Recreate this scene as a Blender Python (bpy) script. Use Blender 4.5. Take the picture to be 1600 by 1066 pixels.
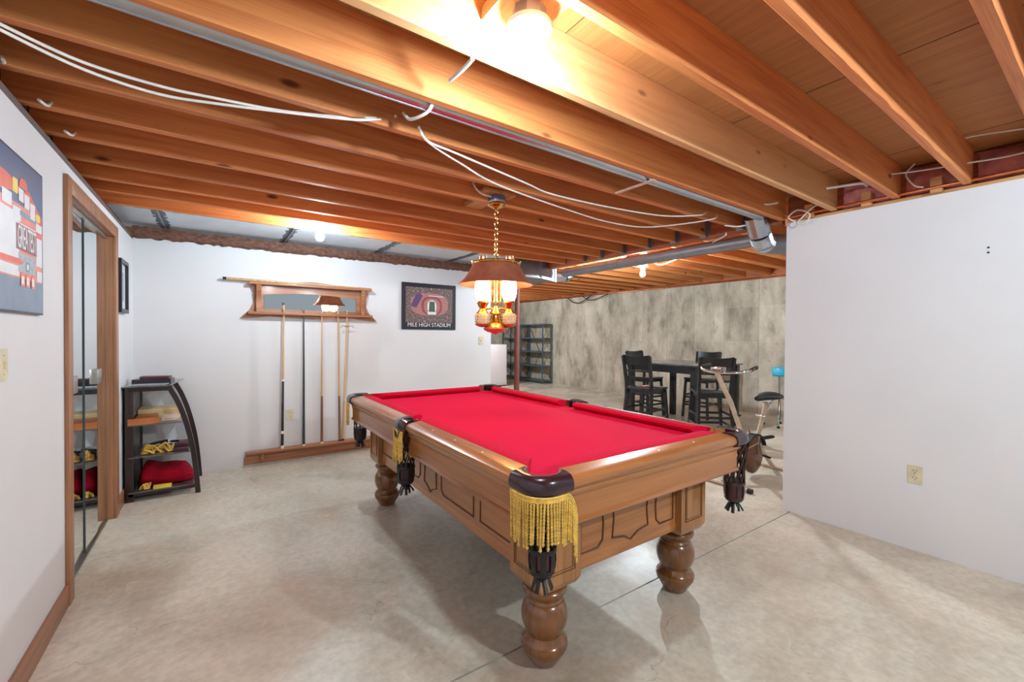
import bpy, bmesh, math, random
from mathutils import Vector, Matrix
random.seed(7)
for o in list(bpy.data.objects): bpy.data.objects.remove(o)
C = bpy.context.scene.collection
PI = math.pi
S = 0.93                      # all coordinates below are in survey units; S turns them into metres
R = math.radians

# ------------------------------------------------------------------ camera
cam = bpy.data.cameras.new('camera'); camo = bpy.data.objects.new('camera', cam); C.objects.link(camo)
yaw, pit, rol = R(34.68), R(.706), R(.409)
f = Vector((math.sin(yaw)*math.cos(pit), math.cos(yaw)*math.cos(pit), -math.sin(pit)))
r0 = Vector((math.cos(yaw), -math.sin(yaw), 0)); u0 = r0.cross(f)
rr = r0*math.cos(rol)+u0*math.sin(rol); uu = -r0*math.sin(rol)+u0*math.cos(rol)
camo.matrix_world = Matrix(((rr.x, uu.x, -f.x, 0), (rr.y, uu.y, -f.y, 0), (rr.z, uu.z, -f.z, 1.42*S), (0, 0, 0, 1)))
cam.sensor_width = 36; cam.lens = 669.4/1600*36; cam.clip_start = .05; cam.clip_end = 100
bpy.context.scene.camera = camo
# ------------------------------------------------------------------ world (added soft fill entering at the end left open behind)
w = bpy.data.worlds.new('world'); bpy.context.scene.world = w; w.use_nodes = True
w.node_tree.nodes['Background'].inputs[0].default_value = (.82, .92, 1, 1)
w.node_tree.nodes['Background'].inputs[1].default_value = .28
vs = bpy.context.scene.view_settings
vs.view_transform = 'Standard'; vs.look = 'None'; vs.exposure = 0.5; vs.gamma = 1; vs.use_curve_mapping = False
BULB = 590.0; GLOBE = 30.0; FARBULB = 2500.0; BACKBULB = 640.0; REARFILL = 1800.0; HIDFILL = 900.0  # the rear and hidden strengths drive added fill bulbs

# ------------------------------------------------------------------ materials
def lin(c):
    return tuple((x/255/12.92 if x/255 <= .04045 else ((x/255+.055)/1.055)**2.4) for x in c)+(1,)
def newmat(name):
    m = bpy.data.materials.new(name); m.use_nodes = True
    nt = m.node_tree; return m, nt, nt.nodes['Principled BSDF'], nt.nodes.new, nt.links.new
def ramp(nt, stops):
    n = nt.nodes.new('ShaderNodeValToRGB'); e = n.color_ramp.elements
    e[0].position = stops[0][0]; e[0].color = stops[0][1]
    e[1].position = stops[-1][0]; e[1].color = stops[-1][1]
    for p, c in stops[1:-1]:
        x = e.new(p); x.color = c
    return n
def plain(name, col, rough=.5, metal=0, var=.12, scale=14, bump=0, coat=0, stretch=(1, 1, 1), spec=.5):
    m, nt, b, N, L = newmat(name)
    c = lin(col); tc = N('ShaderNodeTexCoord'); mp = N('ShaderNodeMapping'); mp.inputs['Scale'].default_value = stretch
    no = N('ShaderNodeTexNoise'); no.inputs['Scale'].default_value = scale; no.inputs['Detail'].default_value = 5
    L(tc.outputs['Object'], mp.inputs[0]); L(mp.outputs[0], no.inputs['Vector'])
    d = tuple(x*(1-var) for x in c[:3])+(1,); h = tuple(min(1, x*(1+var)) for x in c[:3])+(1,)
    rp = ramp(nt, [(.3, d), (.7, h)]); L(no.outputs['Fac'], rp.inputs[0]); L(rp.outputs[0], b.inputs['Base Color'])
    b.inputs['Roughness'].default_value = rough; b.inputs['Metallic'].default_value = metal
    b.inputs['Coat Weight'].default_value = coat; b.inputs['Specular IOR Level'].default_value = spec
    if bump:
        bp = N('ShaderNodeBump'); bp.inputs['Strength'].default_value = bump; bp.inputs['Distance'].default_value = .004
        L(no.outputs['Fac'], bp.inputs['Height']); L(bp.outputs[0], b.inputs['Normal'])
    return m
def wood(name, light, dark, axis='X', rough=.5, coat=0, grain=1.0, knots=False, rnd=.0, contrast=1.0):
    m, nt, b, N, L = newmat(name)
    tc = N('ShaderNodeTexCoord'); oi = N('ShaderNodeObjectInfo')
    add = N('ShaderNodeVectorMath'); add.operation = 'MULTIPLY_ADD'
    cmb = N('ShaderNodeCombineXYZ')
    for i in range(3): L(oi.outputs['Random'], cmb.inputs[i])
    L(cmb.outputs[0], add.inputs[0]); add.inputs[1].default_value = (37, 11, 23); L(tc.outputs['Object'], add.inputs[2])
    mp = N('ShaderNodeMapping'); sc = [9, 9, 9]; sc['XYZ'.index(axis)] = .55; mp.inputs['Scale'].default_value = [s*grain for s in sc]
    L(add.outputs[0], mp.inputs[0])
    n1 = N('ShaderNodeTexNoise'); n1.inputs['Scale'].default_value = 1; n1.inputs['Detail'].default_value = 3; n1.inputs['Distortion'].default_value = .4
    L(mp.outputs[0], n1.inputs['Vector'])
    mul = N('ShaderNodeMath'); mul.operation = 'MULTIPLY'; mul.inputs[1].default_value = 9; L(n1.outputs['Fac'], mul.inputs[0])
    fr = N('ShaderNodeMath'); fr.operation = 'PINGPONG'; fr.inputs[1].default_value = 1; L(mul.outputs[0], fr.inputs[0])
    mp2 = N('ShaderNodeMapping'); sc2 = [160, 160, 160]; sc2['XYZ'.index(axis)] = 4; mp2.inputs['Scale'].default_value = sc2
    L(add.outputs[0], mp2.inputs[0]); n2 = N('ShaderNodeTexNoise'); n2.inputs['Scale'].default_value = 1; n2.inputs['Detail'].default_value = 2
    L(mp2.outputs[0], n2.inputs['Vector'])
    mx = N('ShaderNodeMath'); mx.operation = 'MULTIPLY_ADD'; L(n2.outputs['Fac'], mx.inputs[0]); mx.inputs[1].default_value = .55
    m3 = N('ShaderNodeMath'); m3.operation = 'MULTIPLY'; m3.inputs[1].default_value = .45*contrast; L(fr.outputs[0], m3.inputs[0]); L(m3.outputs[0], mx.inputs[2])
    lc, dc = lin(light), lin(dark)
    rp = ramp(nt, [(.12, lc), (.5, tuple(.6*a+.4*d for a, d in zip(lc, dc))), (.86, dc)]); L(mx.outputs[0], rp.inputs[0])
    col = rp.outputs[0]
    if knots:
        mk = N('ShaderNodeMapping'); ks = [5.5, 5.5, 5.5]; ks['XYZ'.index(axis)] = 2.2; mk.inputs['Scale'].default_value = ks; L(add.outputs[0], mk.inputs[0])
        vo = N('ShaderNodeTexVoronoi'); vo.inputs['Scale'].default_value = 1; L(mk.outputs[0], vo.inputs['Vector'])
        kr = ramp(nt, [(.05, (1, 1, 1, 1)), (.10, (0, 0, 0, 1))]); L(vo.outputs['Distance'], kr.inputs[0])
        mixk = N('ShaderNodeMix'); mixk.data_type = 'RGBA'; L(kr.outputs[0], mixk.inputs[0]); L(col, mixk.inputs[6]); mixk.inputs[7].default_value = tuple(x*.35 for x in dc[:3])+(1,)
        col = mixk.outputs[2]
    if rnd:
        hs = N('ShaderNodeHueSaturation'); mr = N('ShaderNodeMapRange'); mr.inputs[3].default_value = 1-rnd; mr.inputs[4].default_value = 1+rnd
        L(oi.outputs['Random'], mr.inputs[0]); L(mr.outputs[0], hs.inputs['Value']); L(col, hs.inputs['Color']); col = hs.outputs[0]
    L(col, b.inputs['Base Color'])
    b.inputs['Roughness'].default_value = rough; b.inputs['Coat Weight'].default_value = coat; b.inputs['Coat Roughness'].default_value = .12
    bp = N('ShaderNodeBump'); bp.inputs['Strength'].default_value = .08; bp.inputs['Distance'].default_value = .003
    L(mx.outputs[0], bp.inputs['Height']); L(bp.outputs[0], b.inputs['Normal'])
    return m
def emis(name, col, st):
    m, nt, b, N, L = newmat(name); b.inputs['Base Color'].default_value = (.8, .8, .8, 1)
    b.inputs['Emission Color'].default_value = col; b.inputs['Emission Strength'].default_value = st
    return m
def concrete_floor():
    m, nt, b, N, L = newmat('concrete floor')
    tc = N('ShaderNodeTexCoord'); O = tc.outputs['Object']
    def noise(s, d=6, dist=0, sc=(1, 1, 1), rough=.6):
        mp = N('ShaderNodeMapping'); mp.inputs['Scale'].default_value = sc; L(O, mp.inputs[0])
        n = N('ShaderNodeTexNoise'); n.inputs['Scale'].default_value = s; n.inputs['Detail'].default_value = d; n.inputs['Distortion'].default_value = dist
        n.inputs['Roughness'].default_value = rough
        L(mp.outputs[0], n.inputs['Vector']); return n.outputs['Fac']
    big = ramp(nt, [(.3, lin((182, 169, 152))), (.5, lin((210, 202, 186))), (.72, lin((226, 217, 202)))]); L(noise(1.3, 8, .6), big.inputs[0])
    fine = ramp(nt, [(.35, (.86, .86, .86, 1)), (.65, (1.06, 1.06, 1.06, 1))]); L(noise(30, 8), fine.inputs[0])
    mu = N('ShaderNodeMix'); mu.data_type = 'RGBA'; mu.blend_type = 'MULTIPLY'; mu.inputs[0].default_value = 1
    L(big.outputs[0], mu.inputs[6]); L(fine.outputs[0], mu.inputs[7]); col = mu.outputs[2]
    # warm stains
    st = ramp(nt, [(.54, (0, 0, 0, 1)), (.70, (1, 1, 1, 1))]); L(noise(.8, 4, 1.2, (1, 1, 1)), st.inputs[0])
    sm = N('ShaderNodeMath'); sm.operation = 'MULTIPLY'; sm.inputs[1].default_value = .3; L(st.outputs[0], sm.inputs[0])
    mi = N('ShaderNodeMix'); mi.data_type = 'RGBA'; L(sm.outputs[0], mi.inputs[0]); L(col, mi.inputs[6]); mi.inputs[7].default_value = lin((186, 150, 118)); col = mi.outputs[2]
    # one rusty spill with an edge of its own, left foreground
    def blob(cx, cy, rx, ry, colr, amt, edge=.25):
        nonlocal col
        mp = N('ShaderNodeMapping'); mp.inputs['Location'].default_value = (-cx*S/rx, -cy*S/ry, 0); mp.inputs['Scale'].default_value = (1/rx, 1/ry, 0); L(O, mp.inputs[0])
        nn = N('ShaderNodeTexNoise'); nn.inputs['Scale'].default_value = 9; nn.inputs['Detail'].default_value = 5; L(O, nn.inputs['Vector'])
        ln = N('ShaderNodeVectorMath'); ln.operation = 'LENGTH'; L(mp.outputs[0], ln.inputs[0])
        ad = N('ShaderNodeMath'); ad.operation = 'MULTIPLY_ADD'; ad.inputs[1].default_value = 1.3; L(nn.outputs['Fac'], ad.inputs[0]); L(ln.outputs['Value'], ad.inputs[2])
        rp = ramp(nt, [(.0, (1, 1, 1, 1)), (1.0, (0, 0, 0, 1))]); mr = N('ShaderNodeMapRange'); mr.inputs[1].default_value = 1.25-edge; mr.inputs[2].default_value = 1.25+edge*.3
        L(ad.outputs[0], mr.inputs[0]); L(mr.outputs[0], rp.inputs[0])
        mm = N('ShaderNodeMath'); mm.operation = 'MULTIPLY'; mm.inputs[1].default_value = amt; L(rp.outputs[0], mm.inputs[0])
        x = N('ShaderNodeMix'); x.data_type = 'RGBA'; L(mm.outputs[0], x.inputs[0]); L(col, x.inputs[6]); x.inputs[7].default_value = lin(colr); col = x.outputs[2]
    blob(.30, 1.52, .13, .05, (150, 120, 95), .7, .12)
    blob(2.9, .75, .30, .16, (120, 96, 76), .6, .3)
    blob(3.2, .45, .5, .25, (196, 160, 128), .35, .5)
    blob(.93, 1.65, .22, .05, (120, 100, 84), .6, .3)
    # hairline dirt marks under the table
    vz = N('ShaderNodeTexVoronoi'); vz.feature = 'DISTANCE_TO_EDGE'; vz.inputs['Scale'].default_value = 1.15
    dn = N('ShaderNodeTexNoise'); dn.inputs['Scale'].default_value = 5; dn.inputs['Detail'].default_value = 6; L(O, dn.inputs['Vector'])
    dm = N('ShaderNodeVectorMath'); dm.operation = 'MULTIPLY_ADD'; dm.inputs[1].default_value = (.35, .35, .35); L(dn.outputs['Color'], dm.inputs[0]); L(O, dm.inputs[2]); L(dm.outputs[0], vz.inputs['Vector'])
    cr = ramp(nt, [(.0, (.7, .7, .7, 1)), (.007, (0, 0, 0, 1))]); L(vz.outputs['Distance'], cr.inputs[0])
    gate = ramp(nt, [(.56, (0, 0, 0, 1)), (.64, (1, 1, 1, 1))]); L(noise(2.3, 3), gate.inputs[0])
    gm = N('ShaderNodeMath'); gm.operation = 'MULTIPLY'; L(cr.outputs[0], gm.inputs[0]); L(gate.outputs[0], gm.inputs[1])
    g2 = N('ShaderNodeMath'); g2.operation = 'MULTIPLY'; L(gm.outputs[0], g2.inputs[0]); L(noise(40, 2), g2.inputs[1])
    x = N('ShaderNodeMix'); x.data_type = 'RGBA'; L(g2.outputs[0], x.inputs[0]); L(col, x.inputs[6]); x.inputs[7].default_value = lin((70, 60, 52)); col = x.outputs[2]
    sp = ramp(nt, [(.74, (0, 0, 0, 1)), (.77, (1, 1, 1, 1))]); L(noise(19, 2), sp.inputs[0])
    sg = N('ShaderNodeMath'); sg.operation = 'MULTIPLY'; sg.inputs[1].default_value = .4; L(sp.outputs[0], sg.inputs[0])
    x = N('ShaderNodeMix'); x.data_type = 'RGBA'; L(sg.outputs[0], x.inputs[0]); L(col, x.inputs[6]); x.inputs[7].default_value = lin((80, 72, 64)); col = x.outputs[2]
    L(col, b.inputs['Base Color'])
    # sealed, polished patches right of the table
    rr_ = ramp(nt, [(.42, (.24, .24, .24, 1)), (.6, (.5, .5, .5, 1))]); L(noise(.7, 3, .4), rr_.inputs[0]); L(rr_.outputs[0], b.inputs['Roughness'])
    bp = N('ShaderNodeBump'); bp.inputs['Strength'].default_value = .06; bp.inputs['Distance'].default_value = .004; L(noise(25, 8), bp.inputs['Height']); L(bp.outputs[0], b.inputs['Normal'])
    b.inputs['Specular IOR Level'].default_value = .38
    return m
def concrete_wall(axis):
    m, nt, b, N, L = newmat('poured concrete wall')
    tc = N('ShaderNodeTexCoord'); O = tc.outputs['Object']
    sep = N('ShaderNodeSeparateXYZ'); L(O, sep.inputs[0]); A = sep.outputs['XYZ'.index(axis)]; Zc = sep.outputs[2]
    def noise(s, d=6, sc=(1, 1, 1), dist=0):
        mp = N('ShaderNodeMapping'); mp.inputs['Scale'].default_value = sc; L(O, mp.inputs[0])
        n = N('ShaderNodeTexNoise'); n.inputs['Scale'].default_value = s; n.inputs['Detail'].default_value = d; n.inputs['Distortion'].default_value = dist; n.inputs['Roughness'].default_value = .65
        L(mp.outputs[0], n.inputs['Vector']); return n.outputs['Fac']
    base = ramp(nt, [(.34, lin((146, 136, 121))), (.48, lin((180, 170, 153))), (.64, lin((206, 196, 180)))]); L(noise(2.6, 12, (1, 1, .5), .1), base.inputs[0]); col = base.outputs[0]
    # form-board panels: per-panel tone (0.61 m wide)
    def cell(src, wdt):
        d = N('ShaderNodeMath'); d.operation = 'DIVIDE'; d.inputs[1].default_value = wdt; L(src, d.inputs[0])
        fl = N('ShaderNodeMath'); fl.operation = 'FLOOR'; L(d.outputs[0], fl.inputs[0]); fc = N('ShaderNodeMath'); fc.operation = 'FRACT'; L(d.outputs[0], fc.inputs[0]); return fl.outputs[0], fc.outputs[0]
    fa, ra = cell(A, .61); fz, rz = cell(Zc, .62)
    cb = N('ShaderNodeCombineXYZ'); L(fa, cb.inputs[0]); L(fz, cb.inputs[1]); wn = N('ShaderNodeTexWhiteNoise'); wn.noise_dimensions = '2D'; L(cb.outputs[0], wn.inputs['Vector'])
    pr = ramp(nt, [(0, (.8, .8, .8, 1)), (.3, (.97, .97, .97, 1)), (1, (1.06, 1.06, 1.06, 1))]); L(wn.outputs['Value'], pr.inputs[0])
    mu = N('ShaderNodeMix'); mu.data_type = 'RGBA'; mu.blend_type = 'MULTIPLY'; mu.inputs[0].default_value = .8; L(col, mu.inputs[6]); L(pr.outputs[0], mu.inputs[7]); col = mu.outputs[2]
    # seams
    sr = ramp(nt, [(0, (1, 1, 1, 1)), (.018, (.3, .3, .3, 1)), (.03, (0, 0, 0, 1))]); L(ra, sr.inputs[0])
    sm = N('ShaderNodeMath'); sm.operation = 'MULTIPLY'; L(sr.outputs[0], sm.inputs[0]); L(noise(3, 4), sm.inputs[1])
    x = N('ShaderNodeMix'); x.data_type = 'RGBA'; L(sm.outputs[0], x.inputs[0]); L(col, x.inputs[6]); x.inputs[7].default_value = lin((88, 80, 70)); col = x.outputs[2]
    hr = ramp(nt, [(0, (1, 1, 1, 1)), (.02, (0, 0, 0, 1))]); L(rz, hr.inputs[0])
    hm = N('ShaderNodeMath'); hm.operation = 'MULTIPLY'; hm.inputs[1].default_value = .35; L(hr.outputs[0], hm.inputs[0])
    x = N('ShaderNodeMix'); x.data_type = 'RGBA'; L(hm.outputs[0], x.inputs[0]); L(col, x.inputs[6]); x.inputs[7].default_value = lin((214, 208, 194)); col = x.outputs[2]
    # damp dark mottling and pits
    dk = ramp(nt, [(.56, (0, 0, 0, 1)), (.68, (1, 1, 1, 1))]); L(noise(6, 12, (1, 1, .45), .25), dk.inputs[0])
    dmm = N('ShaderNodeMath'); dmm.operation = 'MULTIPLY'; dmm.inputs[1].default_value = .38; L(dk.outputs[0], dmm.inputs[0])
    x = N('ShaderNodeMix'); x.data_type = 'RGBA'; L(dmm.outputs[0], x.inputs[0]); L(col, x.inputs[6]); x.inputs[7].default_value = lin((88, 80, 70)); col = x.outputs[2]
    pt = ramp(nt, [(.68, (0, 0, 0, 1)), (.72, (1, 1, 1, 1))]); L(noise(24, 3, (1, 1, .8)), pt.inputs[0])
    pm = N('ShaderNodeMath'); pm.operation = 'MULTIPLY'; pm.inputs[1].default_value = .7; L(pt.outputs[0], pm.inputs[0])
    x = N('ShaderNodeMix'); x.data_type = 'RGBA'; L(pm.outputs[0], x.inputs[0]); L(col, x.inputs[6]); x.inputs[7].default_value = lin((70, 62, 54)); col = x.outputs[2]
    L(col, b.inputs['Base Color']); b.inputs['Roughness'].default_value = .85
    bp = N('ShaderNodeBump'); bp.inputs['Strength'].default_value = .3; bp.inputs['Distance'].default_value = .006; L(noise(12, 8), bp.inputs['Height']); L(bp.outputs[0], b.inputs['Normal'])
    return m

M = {}
M['floor'] = concrete_floor()
M['conc_y'] = concrete_wall('Y'); M['conc_x'] = concrete_wall('X')
M['wall'] = plain('painted drywall', (221, 219, 221), .6, var=.035, scale=1.4)
M['joist'] = wood('joist wood', (224, 146, 82), (180, 92, 46), 'X', .62, grain=1.1, knots=True, rnd=.18, contrast=.8)
M['joistpale'] = wood('pale joist wood', (224, 172, 118), (196, 136, 84), 'X', .62, grain=1.0, knots=True, contrast=.8)
M['beam'] = wood('beam wood', (190, 110, 66), (136, 68, 38), 'Y', .6, knots=True)
M['blockw'] = wood('blocking wood', (216, 164, 108), (176, 120, 70), 'Y', .6)
M['ply'] = wood('plywood subfloor', (190, 128, 72), (150, 90, 46), 'Y', .7, grain=1.3, knots=True, contrast=.6)
M['rough'] = plain('torn plate wood', (112, 76, 62), .9, var=.5, scale=40, bump=.8, stretch=(.6, 1, 1))
M['trim'] = wood('door casing wood', (176, 124, 88), (142, 92, 60), 'Z', .45, coat=.15)
M['trimy'] = wood('baseboard wood', (170, 116, 84), (136, 86, 58), 'Y', .45, coat=.15)
M['trimx'] = wood('rack wood', (186, 128, 92), (142, 88, 58), 'X', .45, coat=.2)
M['tablex'] = wood('honey rail wood x', (188, 122, 66), (144, 84, 40), 'X', .3, coat=.55, grain=.8)
M['tabley'] = wood('honey rail wood y', (188, 122, 66), (144, 84, 40), 'Y', .3, coat=.55, grain=.8)
M['tablez'] = wood('honey leg wood', (186, 130, 76), (142, 88, 46), 'Z', .3, coat=.5, grain=.9)
M['leg'] = wood('turned leg wood', (140, 88, 42), (96, 56, 28), 'Z', .25, coat=.7, grain=.9)
M['groove'] = plain('carved groove', (96, 54, 22), .5)
M['cloth'] = plain('red billiard cloth', (216, 10, 68), .95, var=.05, scale=60, spec=.15)
M['cushion'] = plain('red cushion cloth', (204, 14, 58), .95, var=.05, scale=60, spec=.15)
M['leather'] = plain('dark maroon leather', (52, 26, 34), .25, coat=.4, var=.2)
M['black'] = plain('black leather', (24, 22, 24), .45, var=.2)
M['net'] = plain('brown leather net', (58, 34, 28), .35, coat=.2, var=.3)
M['gold'] = plain('gold fringe', (232, 188, 88), .6, var=.25, scale=50)
M['ivory'] = plain('ivory dot', (240, 232, 210), .3)
M['copper'] = plain('copper', (214, 146, 116), .32, .75, var=.15)
M['pipec'] = plain('copper pipe', (214, 128, 78), .3, 1, var=.2)
M['brass'] = plain('polished brass', (226, 184, 104), .18, 1, var=.1)
M['galv'] = plain('galvanised sheet', (186, 190, 196), .28, 1, var=.1, scale=5)
M['galvd'] = plain('dull sheet metal', (150, 150, 156), .45, .8, var=.12, scale=6)
M['foil'] = plain('white duct panel', (214, 222, 230), .5, 0, var=.06, scale=6)
M['seam'] = plain('grey seam tape', (104, 108, 116), .6, .2, var=.3, scale=30)
M['white'] = plain('white cable', (228, 222, 212), .5)
M['porc'] = plain('white porcelain', (236, 236, 238), .25)
M['steel'] = plain('galvanised box', (150, 156, 176), .4, .8)
M['mirror'], nt_, b_, _, _ = newmat('mirror'); b_.inputs['Base Color'].default_value = (.86, .9, .9, 1); b_.inputs['Metallic'].default_value = 1; b_.inputs['Roughness'].default_value = .015
M['mirredge'] = plain('mirror edge', (70, 84, 84), .3)
M['chrome'] = plain('chrome', (216, 218, 222), .12, 1, var=.03)
M['alum'] = plain('brushed handle', (190, 188, 182), .35, 1, var=.1, stretch=(1, 1, 12))
M['espresso'] = wood('espresso wood', (50, 28, 24), (28, 16, 15), 'Z', .35, coat=.3)
M['smoke'] = plain('smoked glass shelf', (96, 92, 94), .12, 0, var=.1, coat=.5)
M['blackw'] = plain('black painted wood', (22, 23, 26), .28, var=.2, coat=.3)
M['seatw'] = plain('glossy black seat', (44, 44, 48), .18, var=.2, coat=.6)
M['ironblue'] = plain('blue grey painted steel', (88, 104, 120), .45, .3)
M['braceb'] = plain('tan steel brace', (150, 120, 70), .5, .3)
M['rust'] = plain('red oxide steel', (128, 72, 62), .55, .2, var=.15)
M['rust2'] = plain('grey rim board', (104, 84, 78), .8, var=.2, scale=6)  # greyer than the other framing wood
M['pink'] = plain('pink fibreglass insulation', (206, 128, 122), .95, var=.4, scale=9, bump=1)
M['almond'] = plain('almond plastic', (214, 202, 172), .4)
M['slot'] = plain('dark slot', (40, 34, 30), .6)
M['frame'] = plain('black picture frame', (34, 34, 44), .35)
M['navy'] = plain('navy poster ground', (70, 92, 132), .35, var=.15, scale=3)
M['orange'] = plain('orange poster ink', (226, 92, 64), .35, var=.1)
M['coral'] = plain('coral poster ink', (232, 136, 118), .35, var=.1)
M['paper'] = plain('poster white', (226, 226, 230), .4, var=.05)
M['yellow'] = plain('poster yellow', (232, 208, 70), .4)
M['greyp'] = plain('poster grey print', (164, 172, 180), .4, var=.35, scale=60)
M['bluep'] = plain('poster slate band', (120, 142, 166), .4, var=.1)
M['aerial'] = plain('aerial photo ground', (112, 92, 88), .4, var=.75, scale=55)
M['stand1'] = plain('stadium stand mauve', (172, 116, 112), .4, var=.2, scale=50)
M['stand2'] = plain('stadium stand red', (146, 70, 68), .4, var=.25, scale=60)
M['stand3'] = plain('stadium purple deck', (92, 66, 108), .4, var=.2, scale=50)
M['turf'] = plain('stadium turf', (66, 92, 62), .5, var=.3, scale=60)
M['tan'] = plain('tan painted tube', (206, 182, 158), .35, .1)
M['rubber'] = plain('black rubber', (22, 22, 22), .6)
M['rustdisc'] = plain('brown wheel cover', (112, 70, 52), .3, .3)
M['aqua'] = plain('aqua vinyl', (60, 172, 206), .35)
M['fridge'] = plain('white enamel', (232, 226, 230), .35, var=.02)
M['redcloth'] = plain('folded red felt', (150, 12, 36), .95, var=.35, scale=8, bump=.4, spec=.15)
M['boxdark'] = plain('dark lacquer box', (44, 32, 42), .3, coat=.3)
M['boxplum'] = plain('plum box', (88, 40, 52), .35)
M['board1'] = wood('orange board', (206, 122, 62), (150, 78, 36), 'X', .4)
M['board2'] = wood('pale board', (226, 206, 160), (200, 170, 120), 'X', .5)
M['cue_l'] = wood('maple cue', (220, 180, 132), (190, 146, 100), 'Z', .3, coat=.4)
M['cue_b'] = plain('black cue butt', (36, 38, 42), .25, coat=.4)
M['cue_g'] = plain('grey graphite cue', (52, 62, 66), .25, coat=.4)
M['cue_t'] = wood('walnut cue butt', (150, 100, 70), (110, 70, 48), 'Z', .3, coat=.4)
M['strap'] = plain('paper strap', (222, 200, 180), .7)
M['bulb'] = emis('lit cool bulb', (.72, .90, 1, 1), BULB)
M['bulbback'] = emis('lit back bulb', (.70, .90, 1, 1), BACKBULB)
M['fillrear'] = emis('added rear fill bulb', (.74, .91, 1, 1), REARFILL)  # for the fill bulb added behind the camera
M['fillhid'] = emis('added hidden fill bulb', (.78, .93, 1, 1), HIDFILL)  # for the fill bulb added behind the right wall
M['bulbfar'] = emis('lit far bulb', (.78, .93, 1, 1), FARBULB)  # shared by the visible far bulb and an added unseen one
M['globe'] = emis('lit warm lamp chimney', (1, .62, .26, 1), GLOBE)
# hobnail glass: pale amber, partly transmissive fonts with a bumped surface
M['amber'], nt_, b_, N_, L_ = newmat('amber hobnail glass')
b_.inputs['Base Color'].default_value = lin((244, 222, 176)); b_.inputs['Roughness'].default_value = .12; b_.inputs['Transmission Weight'].default_value = .35
v_ = N_('ShaderNodeTexVoronoi'); v_.inputs['Scale'].default_value = 60; bp_ = N_('ShaderNodeBump'); bp_.inputs['Strength'].default_value = .8
L_(v_.outputs['Distance'], bp_.inputs['Height']); L_(bp_.outputs[0], b_.inputs['Normal'])

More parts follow.
